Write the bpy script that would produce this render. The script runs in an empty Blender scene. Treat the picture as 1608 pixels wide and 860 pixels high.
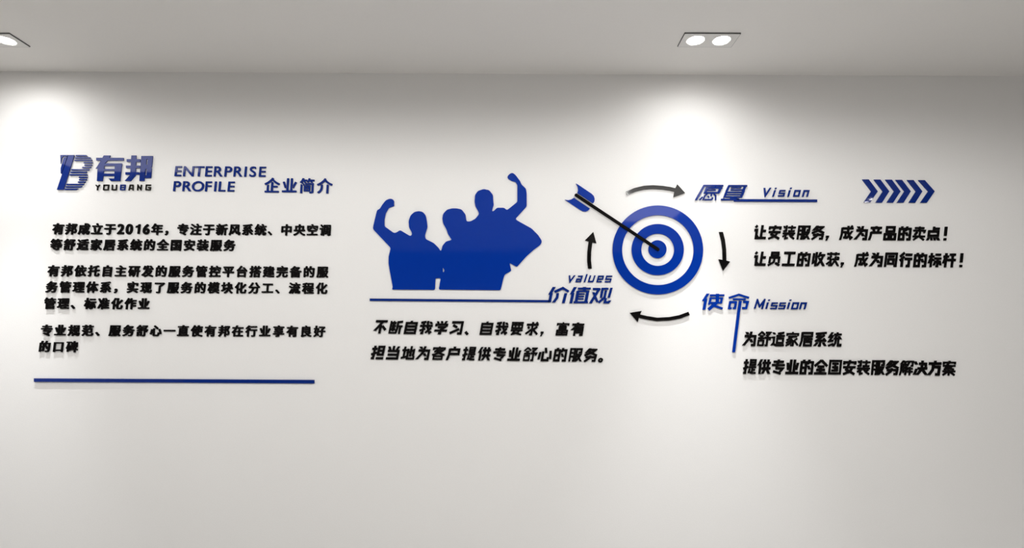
import bpy, bmesh, math
from mathutils import Vector, Matrix
from mathutils.geometry import delaunay_2d_cdt

scene = bpy.context.scene
col = scene.collection

# ------------------------------------------------------------------ camera
FOCAL, PITCH, ROLL = 900.0, math.radians(8.1), 0.0047      # focal length in pixels of a 1608 px wide frame
CAM = Vector((0.0, -2.5, 1.45))
FWD = Vector((0, math.cos(PITCH), math.sin(PITCH)))
R0, U0 = Vector((1, 0, 0)), Vector((0, -math.sin(PITCH), math.cos(PITCH)))
RIGHT = R0 * math.cos(ROLL) + U0 * math.sin(ROLL)
UP = U0 * math.cos(ROLL) - R0 * math.sin(ROLL)
cam = bpy.data.objects.new('camera', bpy.data.cameras.new('camera'))
cam.data.lens = FOCAL / 1608 * 36
cam.data.sensor_width = 36
cam.data.clip_start = 0.02
M = Matrix((RIGHT, UP, -FWD)).transposed().to_4x4()
M.translation = CAM
cam.matrix_world = M
col.objects.link(cam)
scene.camera = cam

# ------------------------------------------------------------------ world, exposure
world = bpy.data.worlds.new('world')
scene.world = world
world.use_nodes = True
world.node_tree.nodes['Background'].inputs[0].default_value = (0.9, 0.95, 1, 1)
world.node_tree.nodes['Background'].inputs[1].default_value = 0.0
vs = scene.view_settings
vs.view_transform = 'Standard'
vs.look = 'None'
vs.gamma = 1
vs.exposure = 0.09
vs.use_curve_mapping = False

# room: letter wall at y = 0, the camera stands inside
CEIL = 2.742
X0, X1, YB = -4.0, 3.3, -4.6
WALL_BEAMS = [(3.0, 170, 1), (7.4, 84, 1), (54.0, 44, 1)]     # (watts, cone, blend) of each bulb by the wall
SIDE_BEAMS = [(70.0, 112, 1)]
FLOOR_FILL_BEAMS = [(375.0, 112, 1)]  # bulbs of an added unseen fixture, filling the room by floor bounce
ROOM_FILL_BEAMS = [(38.0, 177, .23)]                           # bulbs of two added unseen fixtures that even out the wall's light
SPOT_COLOR = (1.0, 0.99, 0.975)
WALL_COLOR = (0.98, 0.99, 1.0)
BULB_EMIT = 60.0
FILL_PANEL_EMIT = 3.2          # glow of the added unseen panels

# ------------------------------------------------------------------ materials
def mat(name, rgb, rough=0.5, spec=0.5, bump=0.0, scale=300.0, vary=0.0, metallic=0.0, emit=None, ior=1.49):
    m = bpy.data.materials.new(name)
    m.use_nodes = True
    nt = m.node_tree
    b = nt.nodes['Principled BSDF']
    b.inputs['Base Color'].default_value = (*rgb, 1)
    b.inputs['Roughness'].default_value = rough
    b.inputs['Specular IOR Level'].default_value = spec
    b.inputs['IOR'].default_value = ior
    b.inputs['Metallic'].default_value = metallic
    if emit:
        b.inputs['Emission Color'].default_value = (*emit[0], 1)
        b.inputs['Emission Strength'].default_value = emit[1]
    if bump or vary:
        tc = nt.nodes.new('ShaderNodeTexCoord')
        nz = nt.nodes.new('ShaderNodeTexNoise')
        nz.inputs['Scale'].default_value = scale
        nz.inputs['Detail'].default_value = 4
        nt.links.new(tc.outputs['Object'], nz.inputs['Vector'])
        if bump:
            bp = nt.nodes.new('ShaderNodeBump')
            bp.inputs['Strength'].default_value = bump
            bp.inputs['Distance'].default_value = 0.001
            nt.links.new(nz.outputs['Fac'], bp.inputs['Height'])
            nt.links.new(bp.outputs['Normal'], b.inputs['Normal'])
        if vary:
            rp = nt.nodes.new('ShaderNodeMapRange')
            rp.inputs['From Min'].default_value = 0.3
            rp.inputs['From Max'].default_value = 0.7
            rp.inputs['To Min'].default_value = 1 - vary
            rp.inputs['To Max'].default_value = 1.0
            mx = nt.nodes.new('ShaderNodeVectorMath')
            mx.operation = 'SCALE'
            mx.inputs[0].default_value = rgb
            nt.links.new(nz.outputs['Fac'], rp.inputs['Value'])
            nt.links.new(rp.outputs['Result'], mx.inputs['Scale'])
            nt.links.new(mx.outputs['Vector'], b.inputs['Base Color'])
    return m

WALL = mat('wall_paint', (0.79, 0.782, 0.768), rough=0.75, spec=0.25, bump=0.25, scale=260, vary=0.035)
CEILM = mat('ceiling_paint', (0.74, 0.725, 0.70), rough=0.85, spec=0.2, bump=0.15, scale=200, vary=0.02)
FLOORM = mat('floor_tile', (0.50, 0.49, 0.48), rough=0.35, vary=0.15, scale=6)
TRIMM = mat('trim_paint', (0.7, 0.7, 0.69), rough=0.5)
BLUE = mat('blue_acrylic', (0.001, 0.029, 0.28), rough=0.05, spec=0.3)
NAVY = mat('navy_acrylic', (0.003, 0.020, 0.17), rough=0.035, spec=0.3)
BLACK = mat('black_acrylic', (0.004, 0.0035, 0.0035), rough=0.6, spec=0.03)
GLOSSBLACK = mat('gloss_black_acrylic', (0.004, 0.0035, 0.0035), rough=0.05, spec=0.28)
DARKWALL = mat('darkened_wall', (0.10, 0.095, 0.09), rough=0.7, vary=0.1, scale=8)  # unseen walls, darkened to cut reflections and bounce
PLATE = mat('fixture_white', (0.66, 0.65, 0.63), rough=0.45)
HOUSING_SHADE = mat('housing_shade', (0.10, 0.10, 0.10), rough=0.7)  # housing colour holds the shade of the trim's unlit sides
CUP = mat('reflector_aluminium', (0.75, 0.74, 0.72), rough=0.25, metallic=0.9)
BULB = mat('bulb_glass', (0.9, 0.9, 0.9), rough=0.2, emit=((1, 0.97, 0.93), BULB_EMIT))
PANEL = mat('fill_panel_glow', (0.9, 0.9, 0.9), rough=0.4, emit=((1, 0.97, 0.94), FILL_PANEL_EMIT))

# ------------------------------------------------------------------ helpers
def link(name, me, m, parent=None):
    o = bpy.data.objects.new(name, me)
    if me is not None and m is not None and not me.materials:
        me.materials.append(m)
    col.objects.link(o)
    if parent is not None:
        o.parent = parent
    return o

def tag(o, label=None, cat=None, group=None, kind=None):
    if label: o['label'] = label
    if cat: o['category'] = cat
    if group: o['group'] = group
    if kind: o['kind'] = kind
    return o

def to_mesh(bm, name):
    me = bpy.data.meshes.new(name)
    bm.to_mesh(me)
    bm.free()
    return me

def box(bm, x0, x1, y0, y1, z0, z1):
    v = [bm.verts.new((x, y, z)) for x in (x0, x1) for y in (y0, y1) for z in (z0, z1)]
    for f in ((0, 1, 3, 2), (4, 6, 7, 5), (0, 4, 5, 1), (2, 3, 7, 6), (0, 2, 6, 4), (1, 5, 7, 3)):
        bm.faces.new([v[i] for i in f])

def prism(bm, loops, place, d0, d1):
    """extrude closed outlines (inner outlines are holes) between depths d0 and d1; place(u, v, d) -> 3D"""
    pts, edges = [], []
    for l in loops:
        k = len(pts)
        pts += [Vector((p[0], p[1])) for p in l]
        edges += [(k + i, k + (i + 1) % len(l)) for i in range(len(l))]
    verts, _, faces, *_ = delaunay_2d_cdt(pts, edges, [], 0, 1e-7)
    def inside(x, y):
        odd = False
        for i, j in edges:
            a, b = pts[i], pts[j]
            if (a.y > y) != (b.y > y) and x < a.x + (y - a.y) * (b.x - a.x) / (b.y - a.y):
                odd = not odd
        return odd
    faces = [t for t in faces if inside(sum(verts[i].x for i in t) / len(t), sum(verts[i].y for i in t) / len(t))]
    f = [bm.verts.new(place(p[0], p[1], d1)) for p in verts]
    b = [bm.verts.new(place(p[0], p[1], d0)) for p in verts]
    rim = {}
    new = []
    for t in faces:
        new.append(bm.faces.new([f[i] for i in t]))
        new.append(bm.faces.new([b[i] for i in reversed(t)]))
        for i, j in zip(t, list(t[1:]) + [t[0]]):
            if (j, i) in rim: del rim[(j, i)]
            else: rim[(i, j)] = True
    for i, j in rim:
        new.append(bm.faces.new((f[j], f[i], b[i], b[j])))
    loose = [v for v in f + b if not v.link_faces]
    for v in loose: bm.verts.remove(v)
    bmesh.ops.recalc_face_normals(bm, faces=bm.faces[:])

def ray(px, py):
    return FWD + RIGHT * ((px - 804) / FOCAL) + UP * ((430 - py) / FOCAL)

def on_wall(px, py, y=-0.006):
    """the point of the plane y = const that stands at this place of the frame"""
    d = ray(px, py)
    return CAM + d * ((y - CAM.y) / d.y)

# ------------------------------------------------------------------ room shell
def structure(name, m, *boxes):
    bm = bmesh.new()
    for b in boxes:
        box(bm, *b)
    return tag(link(name, to_mesh(bm, name), m), kind='structure')

T = 0.12
structure('wall_back', WALL, (X0 - T, X1 + T, 0, T, -T, CEIL + T))
structure('wall_left', WALL, (X0 - T, X0, YB, 0, -T, CEIL + T))
structure('wall_right', DARKWALL, (X1, X1 + T, YB, 0, -T, CEIL + T))
structure('wall_front', DARKWALL, (X0 - T, X1 + T, YB - T, YB, -T, CEIL + T))
structure('floor', FLOORM, (X0, X1, YB, 0, -T, 0))
structure('baseboard_back', TRIMM, (X0, X1, -0.012, 0, 0, 0.08))
structure('baseboard_left', TRIMM, (X0, X0 + 0.012, YB + 0.012, -0.012, 0, 0.08))
structure('baseboard_right', TRIMM, (X1 - 0.012, X1, YB + 0.012, -0.012, 0, 0.08))

# downlight fixtures: (centre x, centre y, turned by 90 degrees?, power, label)
LW, LD = 0.2275, 0.1030
def ceil_pt(px, py):
    d = ray(px, py)
    return CAM + d * ((CEIL - CAM.z) / d.z)
pr = ceil_pt(1112.5, 62)
pl = ceil_pt(-11.0, 62)
FIX = [
    (pr.x, pr.y, False, WALL_BEAMS, 'square-cornered double downlight with two glowing bulbs, in the ceiling above the target'),
    (pl.x, pl.y, False, [(w * 1.04, a, b) for w, a, b in WALL_BEAMS], 'double downlight in the ceiling far left above the text block, cut off by the frame'),
    (2.97, -2.15, True, SIDE_BEAMS, 'double downlight in the ceiling behind the viewer at the right side'),
    (0.53, -3.4, False, FLOOR_FILL_BEAMS, 'added unseen double fill downlight in the ceiling behind the viewer near the far side'),
    (-1.30, -2.0, False, ROOM_FILL_BEAMS, 'added unseen double fill downlight in the ceiling just ahead of the viewer on the left'),
    (0.83, -2.0, False, ROOM_FILL_BEAMS, 'added unseen double fill downlight in the ceiling just ahead of the viewer on the right'),
]
FILL_PANELS = [  # added unseen panels, glowing for the pale patches mirrored in the acrylic
    (1.21, -2.30, 0.60, 1.20, 'added unseen long fill panel in the ceiling above the viewer, right side'),
    (-2.62, -1.05, 0.90, 0.80, 'added unseen squarish fill panel in the ceiling close to the left wall'),
]
holes = []
for (x, y, turn, p, lab) in FIX:
    w, d = (LD, LW) if turn else (LW, LD)
    holes.append((x - w / 2, x + w / 2, y - d / 2, y + d / 2))
bm = bmesh.new()
outer = [(X0, YB), (X1, YB), (X1, 0), (X0, 0)]
loops = [outer] + [[(a, c), (a, d), (b, d), (b, c)] for (a, b, c, d) in holes]
prism(bm, loops, lambda u, v, d: (u, v, d), CEIL + T, CEIL)
tag(link('ceiling', to_mesh(bm, 'ceiling'), CEILM), kind='structure')

def circle(cx, cy, r, n=40):
    return [(cx + r * math.cos(2 * math.pi * i / n), cy + r * math.sin(2 * math.pi * i / n)) for i in range(n)]

def lathe(bm, prof, cx, n=40):
    rings = [[bm.verts.new((cx + r * math.cos(2 * math.pi * i / n), r * math.sin(2 * math.pi * i / n), z)) for i in range(n)] for r, z in prof]
    for a, b in zip(rings, rings[1:]):
        for i in range(n):
            j = (i + 1) % n
            bm.faces.new((a[i], a[j], b[j], b[i]))
    return rings

HR, HX = 0.036, 0.0535
DROP = 0.005             # the trim stands proud of the ceiling
def downlight(x, y, turn, beams, label):
    root = link('recessed_downlight', None, None)
    root.location = (x, y, CEIL)
    root.rotation_euler.z = math.pi / 2 if turn else 0
    tag(root, label, 'ceiling light', 'double downlights in the ceiling')
    W2, D2 = LW / 2 - 0.0005, LD / 2 - 0.0005
    bm = bmesh.new()          # open tray through the ceiling hole, its rim standing proud
    rect = lambda w, d: [(-w, -d), (w, -d), (w, d), (-w, d)]
    prism(bm, [rect(W2, D2), rect(W2 - 0.0012, D2 - 0.0012)], lambda u, v, d: (u, v, d), -DROP, 0.06)
    prism(bm, [rect(W2, D2)], lambda u, v, d: (u, v, d), 0.06, 0.062)
    link('housing', to_mesh(bm, 'housing'), HOUSING_SHADE, root)
    bm = bmesh.new()
    prism(bm, [rect(W2 - 0.0014, D2 - 0.0014), circle(-HX, 0, HR), circle(HX, 0, HR)], lambda u, v, d: (u, v, d), 0.002 - DROP, -DROP - 0.0003)
    link('face_plate', to_mesh(bm, 'face_plate'), PLATE, root)
    for s in (-1, 1):
        bm = bmesh.new()
        lathe(bm, [(HR, 0.002), (HR + 0.0015, -DROP - 0.0004), (HR - 0.001, -DROP - 0.001), (HR - 0.004, 0.0), (0.026, 0.016), (0.027, 0.020), (HR, 0.006), (HR, 0.002)], s * HX)
        cup = link('lamp_ring', to_mesh(bm, 'lamp_ring'), CUP, root)
        bm = bmesh.new()
        rg = lathe(bm, [(HR - 0.0045, 0.0015), (0.026, -0.002), (0.016, -0.0045), (0.006, -0.0055)], s * HX)
        bm.faces.new(rg[-1])
        bmesh.ops.recalc_face_normals(bm, faces=bm.faces[:])
        link('bulb', to_mesh(bm, 'bulb'), BULB, cup)
        for watts, angle, blend in beams:          # hot core and softer flanks of the bulb's own beam
            L = bpy.data.lights.new('downlight_beam', 'SPOT')
            L.energy = watts
            L.color = WALL_COLOR if y > -1 else SPOT_COLOR
            L.spot_size = math.radians(angle)
            L.spot_blend = blend
            L.shadow_soft_size = 0.015
            lo = bpy.data.objects.new('downlight_beam', L)
            col.objects.link(lo)
            lo.parent = root
            lo.location = (s * HX, 0, -0.016)
    return root

for i, (x, y, turn, p, lab) in enumerate(FIX):
    downlight(x, y, turn, p, lab)

for (x, y, w, d, lab) in FILL_PANELS:
    root = link('fill_panel', None, None)
    root.location = (x, y, CEIL)
    tag(root, lab, 'ceiling light', 'added unseen fill panels in the ceiling')
    bm = bmesh.new()
    R = lambda a, b: [(-a, -b), (a, -b), (a, b), (-a, b)]
    prism(bm, [R(w / 2 + .012, d / 2 + .012), R(w / 2, d / 2)], lambda u, v, k: (u, v, k), 0.0, -0.012)
    link('frame', to_mesh(bm, 'frame'), PLATE, root)
    bm = bmesh.new()
    prism(bm, [R(w / 2, d / 2)], lambda u, v, k: (u, v, k), 0.0, -0.008)
    link('glow_face', to_mesh(bm, 'glow_face'), PANEL, root)

# ------------------------------------------------------------------ outlines of the lettering
FONTS, PIECES = {}, {}
def pairs(n, k, ox=0.0, oy=0.0):
    return [(n[i] / k + ox, n[i + 1] / k + oy) for i in range(0, len(n), 2)]
def traced(name, ox, oy, loops, pads):
    PIECES[name] = ([pairs(l, 20, ox, oy) for l in loops], pads)
FONTS['text'] = {
'0': ([[449,-62,399,-51,335,-15,268,58,246,103,227,147,200,261,193,356,199,496,233,629,268,698,323,766,399,810,525,825,617,806,671,772,741,694,773,622,800,521,807,293,773,134,732,52,677,-9,601,-54,544,-63],[506,637,466,610,440,565,415,464,409,381,428,229,453,166,500,121,534,141,560,185,579,236,592,312,592,445,579,521,560,578,534,616]], [(313,261,110)]),
'1': ([[500,-20,699,-20,699,799,535,799,488,705,301,647,301,495,500,553]], [(588,629,111)]),
'2': ([[791,-49,757,-56,243,-56,202,-43,196,-18,202,14,417,286,493,407,525,496,525,553,512,584,480,622,453,635,421,633,376,611,300,542,250,540,221,553,216,724,266,774,326,804,408,824,535,818,620,787,703,705,739,622,747,553,740,464,720,394,672,299,580,172,478,123,451,90,497,89,573,122,788,117,804,90,804,-30]], [(630,592,112)]),
'6': ([[582,-61,443,-61,380,-45,320,-11,281,20,240,82,214,153,205,210,212,369,239,464,287,565,344,648,456,759,516,806,557,819,608,816,643,787,691,724,691,679,605,616,515,521,439,477,416,451,404,413,437,425,513,477,633,462,699,426,745,381,780,318,795,267,794,153,757,58,668,-30],[421,261,428,191,459,141,506,117,553,141,572,172,579,217,566,255,547,274,513,291,481,292]], [(325,322,114)]),
'、': ([[17,191,86,249,134,251,164,240,381,24,386,2,381,-20,308,-81,270,-85,240,-79,128,40,17,143,13,164]], [(277,8,85)]),
'一': ([[1003,343,993,327,963,321,31,321,13,327,2,343,2,441,13,457,42,463,974,462,993,457,1003,441]], [(939,385,64)]),
'专': ([[741,-108,681,-110,486,-16,223,83,220,126,245,164,270,187,324,191,503,136,579,209,665,244,704,278,660,279,589,251,243,251,210,259,203,294,237,392,270,421,284,424,302,442,309,462,277,462,237,435,31,437,13,457,14,549,26,561,48,566,291,566,304,592,338,609,362,632,369,652,340,653,297,624,107,629,94,652,94,739,105,755,129,761,351,761,386,863,400,872,432,874,524,861,541,847,538,793,489,766,476,732,500,733,546,761,866,761,896,749,901,652,887,629,492,624,479,598,421,563,415,538,441,538,486,566,947,565,963,558,971,544,971,457,960,441,931,435,427,434,419,419,375,392,355,370,354,354,373,353,421,382,811,387,833,382,890,349,895,327,890,300,685,94,665,86,649,92,622,86,599,67,597,61,616,49,660,64,687,60,788,7,791,-41]], [(779,305,80)]),
'业': ([[983,-47,969,-56,941,-58,59,-58,23,-47,18,51,31,74,294,83,295,186,321,224,333,256,294,489,294,831,302,850,329,858,432,858,451,852,461,836,465,79,543,83,545,841,554,852,573,858,687,856,701,847,706,831,706,468,667,311,664,246,705,170,706,83,974,74,987,51],[725,202,688,267,701,289,740,457,814,625,839,636,893,632,961,592,964,554,828,271,793,213,774,203],[275,217,210,207,189,212,178,222,126,370,42,565,40,598,51,614,134,641,178,639,194,626,254,495,277,403,299,267]], [(620,32,90),(846,496,81),(173,471,84)]),
'中': ([[939,679,942,175,933,164,914,159,811,159,784,174,779,217,584,217,581,-79,570,-101,449,-107,427,-102,416,-92,411,217,216,217,211,170,189,154,80,154,55,164,50,657,61,684,91,690,411,691,418,858,443,869,541,869,570,863,581,847,584,691,909,690],[411,559,216,559,216,355,411,355],[779,559,584,559,584,355,779,355]], [(504,625,104)]),
'主': ([[988,-63,952,-74,53,-74,21,-66,13,-47,13,34,31,54,413,61,411,245,134,246,110,256,105,278,105,354,124,374,411,377,413,533,80,540,62,560,66,657,96,668,427,669,497,640,541,640,503,676,416,710,335,775,334,809,351,828,400,859,427,864,481,854,562,791,652,706,665,669,904,668,931,661,939,641,938,560,920,540,581,533,584,377,871,376,896,365,901,343,900,267,882,248,584,245,581,61,974,54,992,34],[577,641,636,641,654,654,657,668,649,676,627,676]], [(495,310,107)]),
'了': ([[254,-108,243,-97,215,-31,214,2,221,16,243,24,419,29,424,511,589,615,698,650,737,684,671,681,606,657,80,658,64,665,56,679,61,782,96,793,795,793,833,799,860,796,884,782,933,733,931,706,907,674,774,557,587,430,587,-14,571,-63,519,-97,476,-106,373,-112]], [(492,-15,83)]),
'于': ([[259,-102,247,-90,219,-14,219,13,226,27,248,34,424,40,424,332,31,340,13,359,13,451,23,468,48,473,421,474,424,657,96,667,83,690,88,787,124,799,876,799,906,793,916,776,917,690,904,667,595,662,592,479,969,471,987,451,983,349,952,337,595,337,592,-4,576,-52,546,-81,481,-100,394,-107]], [(507,401,107)]),
'享': ([[992,105,982,89,958,83,584,82,581,-36,568,-70,554,-85,508,-104,459,-112,291,-112,273,-106,264,-96,241,-36,245,2,275,13,411,9,411,82,31,85,13,105,13,181,21,200,42,208,411,208,421,237,459,253,568,266,630,289,627,296,492,292,449,286,411,267,129,268,110,278,105,294,105,370,124,390,140,392,172,378,790,378,828,372,844,382,893,338,895,311,884,294,774,244,557,209,540,202,540,181,616,183,763,208,969,207,985,200,992,186],[148,625,189,638,822,637,857,625,856,408,844,396,801,411,178,412,148,424],[299,527,302,513,319,506,687,506,698,508,706,522,703,536,692,541,313,541],[976,679,966,663,941,657,866,657,828,671,178,671,140,657,53,657,34,663,25,674,23,755,31,774,53,782,389,782,435,755,459,754,460,771,446,787,421,796,414,809,392,820,394,848,427,868,524,874,549,863,589,783,963,778,976,760]], [(495,105,88),(224,492,76),(534,745,67)]),
'体': ([[248,-106,140,-106,124,-99,116,-85,115,300,157,414,156,465,124,422,91,332,53,333,34,343,-12,417,-14,441,-10,457,39,516,115,636,158,722,207,847,232,862,281,863,354,841,363,831,364,809,327,706,270,666,250,609,252,549,264,519,278,511,278,267,236,164,236,121,257,56,277,18,278,-74,273,-96],[568,869,665,869,690,858,698,669,969,668,987,663,998,646,998,560,979,540,779,538,733,565,707,565,714,542,776,500,831,392,885,305,939,235,1013,159,1010,121,947,60,904,56,876,64,863,78,869,94,857,137,824,191,730,250,690,424,667,489,660,503,653,500,653,424,694,256,695,208,741,203,792,175,811,174,837,83,822,77,698,77,694,-85,684,-101,665,-106,568,-106,543,-96,535,77,405,77,396,83,416,174,441,175,497,203,538,208,539,251,580,419,579,498,566,484,543,419,503,251,421,203,388,164,365,110,365,72,340,53,301,51,260,137,306,246,380,349,457,495,524,542,532,565,505,565,459,538,297,538,284,565,290,630,302,653,329,669,535,669,539,847,549,863]], [(159,552,82),(615,137,101)]),
'作': ([[270,-106,161,-106,145,-99,138,-85,137,311,179,424,178,476,143,430,114,343,102,333,59,333,39,343,-2,414,-4,446,1,462,77,549,137,636,212,776,240,847,264,862,313,863,389,839,397,798,379,744,300,587,298,549,267,462,268,414,300,343,299,-79,291,-99],[557,-106,537,-96,533,-79,533,484,548,565,535,574,519,568,499,500,457,435,402,370,373,364,329,369,300,430,301,457,334,549,391,636,440,733,481,838,497,854,519,858,557,857,622,839,640,820,639,787,620,739,565,706,550,690,546,672,576,674,622,701,974,701,996,693,1004,674,1003,592,985,573,695,565,698,485,947,484,977,473,982,386,971,365,947,359,698,358,695,273,979,263,993,240,988,143,958,132,698,131,690,-96,665,-106]], [(197,566,90),(624,424,91)]),
'使': ([[972,-96,958,-108,936,-112,828,-100,698,-67,562,-12,492,-59,405,-97,362,-111,308,-111,284,-31,289,7,308,23,416,74,459,64,473,78,465,96,438,103,411,96,348,164,317,219,317,587,340,593,546,593,560,609,557,623,546,630,313,630,283,592,289,45,275,38,250,-4,250,-36,271,-106,254,-112,167,-112,137,-101,132,332,173,446,174,495,138,451,103,354,86,344,42,344,23,354,-18,424,-19,457,-10,479,44,533,131,652,243,861,264,869,319,868,378,848,391,831,391,804,364,787,356,774,324,758,290,695,283,646,297,632,308,631,315,641,324,732,351,737,389,761,551,761,556,847,579,862,681,863,706,858,716,841,719,761,969,761,999,749,1004,657,990,634,725,630,711,614,719,593,936,593,966,581,969,271,958,260,936,256,709,255,693,181,662,105,784,57,1004,13,1014,-4,1013,-31],[524,196,512,186,512,175,523,143,541,136,552,159,541,189],[326,267,329,253,340,248,411,266,432,249,497,220,524,198,537,213,541,232,576,251,589,264,591,278,589,285,568,285,530,256,497,256,432,285,351,285,332,278],[465,382,551,382,551,467,465,467],[719,382,811,382,811,467,719,467]], [(638,692,107)]),
'依': ([[248,-112,140,-111,124,-104,116,-90,115,305,157,408,157,462,128,430,91,338,53,338,34,349,-7,419,-9,446,1,473,66,549,126,641,164,711,223,852,243,867,286,869,370,841,379,831,381,804,348,722,299,695,274,668,250,587,257,549,278,527,278,408,236,321,236,240,254,188,278,175,278,-79,273,-101],[952,-72,931,-79,887,-77,811,-23,745,51,709,130,664,164,610,273,572,370,590,468,579,492,556,473,542,397,528,376,527,121,490,72,485,34,506,40,546,91,622,119,665,122,678,116,699,78,716,34,715,13,692,-5,479,-85,427,-111,365,-106,323,-47,323,-9,364,45,370,186,411,275,412,316,376,284,347,213,319,198,285,197,272,240,239,284,265,305,308,384,435,511,517,549,542,581,492,578,449,554,297,554,284,581,298,652,351,685,541,685,586,657,611,656,612,668,598,690,573,698,565,711,539,728,506,798,507,831,519,843,584,863,646,858,663,841,714,740,730,685,958,684,977,679,986,668,987,576,969,556,698,554,658,581,633,582,631,576,633,562,646,549,689,522,723,419,716,403,722,386,705,365,714,329,737,343,744,370,739,381,752,406,860,507,936,507,990,453,988,408,801,256,869,154,950,72,1007,29,1006,-10],[784,244,792,251,792,267,779,280,768,280,761,273,761,256,774,244],[641,657,706,657,721,674,722,684,698,692]], [(166,554,81),(440,397,85)]),
'全': ([[39,-69,35,24,53,43,419,51,416,152,188,154,164,164,159,186,159,256,178,276,416,279,416,375,183,376,164,381,151,396,107,372,59,371,34,386,-10,441,-14,468,-4,489,140,569,261,657,359,749,457,874,519,879,592,847,602,831,598,798,712,684,811,607,998,495,1012,480,1012,439,972,386,952,372,898,371,863,386,858,392,862,408,851,430,811,469,810,430,822,405,847,386,839,380,581,370,584,279,822,278,847,267,852,246,851,175,833,156,584,152,584,46,952,43,966,34,971,18,971,-58,960,-74,931,-80,75,-80],[194,464,172,453,154,430,154,403,161,395,175,397,194,427],[798,473,755,506,654,537,616,562,505,668,522,701,503,734,485,722,483,711,484,679,495,668,378,551,259,508,207,473,264,472,351,501,654,501,746,472]], [(506,221,97)]),
'准': ([[332,-106,321,-79,321,213,333,273,327,338,363,441,363,495,327,446,297,357,270,363,205,399,178,405,170,419,172,451,213,479,293,554,305,587,306,630,359,733,405,850,427,858,476,858,543,841,543,755,532,728,470,692,454,662,490,663,535,690,600,690,646,663,676,661,677,674,665,692,597,733,577,771,577,825,584,837,638,861,703,859,768,762,791,717,795,691,947,690,966,684,975,674,976,587,963,569,760,560,763,490,931,489,950,479,955,457,954,386,941,369,760,359,763,295,920,295,947,287,955,267,952,179,925,164,763,163,760,94,985,85,998,67,996,-25,985,-37,963,-42,481,-43,478,-90,465,-108,362,-112],[291,330,299,284,287,224,165,-52,145,-62,102,-62,15,-23,8,-9,9,24,99,208,158,354,194,365,259,330],[478,94,600,90,603,159,481,163],[478,300,600,295,603,359,481,364],[478,495,600,490,603,560,481,564],[12,787,80,823,134,825,159,809,203,749,271,641,272,598,259,563,199,509,167,506,142,516,93,614,9,744],[700,663,763,662,784,676,787,690,779,697,757,697]], [(678,228,102),(108,32,86),(184,622,83)]),
'分': ([[302,852,346,852,432,827,445,809,444,776,384,650,316,544,221,491,194,461,237,461,297,490,725,490,781,462,816,457,820,408,852,332,830,72,804,-31,763,-77,736,-92,676,-102,530,-101,486,-94,469,-79,446,-9,448,24,465,38,633,35,643,40,662,94,673,170,684,294,684,354,676,359,503,358,460,191,408,89,329,-1,256,-58,145,-110,96,-112,66,-96,25,-36,24,-9,31,5,140,54,223,121,261,170,299,240,333,343,354,349,379,381,378,388,351,387,324,358,167,361,184,408,183,453,143,403,137,381,142,359,91,354,69,362,2,430,7,462,115,560,164,619,229,722,283,841],[565,814,649,852,692,852,717,836,750,771,842,636,918,549,1002,473,999,435,936,372,914,365,876,366,840,451,788,500,713,533,640,636,579,742,560,782]], [(284,652,85),(710,681,83)]),
'务': ([[14,-31,13,-4,23,13,107,34,205,71,288,126,302,144,384,184,396,202,396,213,373,214,313,186,102,188,84,208,84,289,113,301,199,311,384,311,394,344,432,383,508,400,551,377,565,359,565,343,514,307,508,282,533,284,573,311,860,311,910,294,912,240,900,159,884,67,861,-9,817,-72,774,-94,709,-102,530,-94,513,-79,489,2,494,18,514,28,676,24,691,29,711,61,733,154,746,161,752,178,768,179,784,194,784,214,760,213,741,189,725,186,519,185,484,116,389,9,308,-43,194,-88,124,-106,69,-104,55,-96],[1003,424,961,354,947,342,920,337,757,355,622,382,579,395,524,432,497,433,432,421,384,381,308,361,226,346,129,341,86,326,64,327,34,343,7,408,12,441,37,456,156,465,302,500,367,486,417,495,389,517,297,536,270,558,183,509,151,499,107,499,93,506,51,565,51,592,59,606,196,695,272,766,346,861,378,869,421,869,486,856,505,836,503,808,421,767,400,737,438,738,497,766,828,771,879,749,899,728,899,684,828,600,746,536,638,517,613,495,638,483,730,497,839,479,979,467,1001,453],[275,615,261,603,256,581,270,567,286,573,292,592],[737,668,687,669,595,641,438,641,356,669,335,669,328,657,351,634,443,605,508,569,573,599,709,640]], [(802,92,82),(171,590,75)]),
'化': ([[302,-111,189,-111,172,-104,165,-90,164,332,206,446,206,495,172,455,136,354,118,344,75,343,53,351,10,412,2,451,7,468,82,544,164,652,207,722,272,858,291,868,335,869,419,841,428,831,429,809,401,733,327,598,326,316,288,251,289,208,327,116,326,-90,319,-104],[492,850,616,852,633,845,640,831,641,549,604,468,600,417,611,418,628,435,665,519,749,609,831,717,898,720,966,679,980,663,977,625,901,527,757,383,641,289,641,61,649,47,817,48,835,105,842,235,855,252,920,254,999,213,1004,132,986,18,969,-27,950,-52,909,-81,866,-91,589,-91,551,-83,519,-66,486,-25,473,29,473,143,514,215,514,252,481,227,446,164,400,143,349,148,322,219,322,246,351,290,472,365,473,825,478,841]], [(233,582,91),(558,333,91)]),
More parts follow.
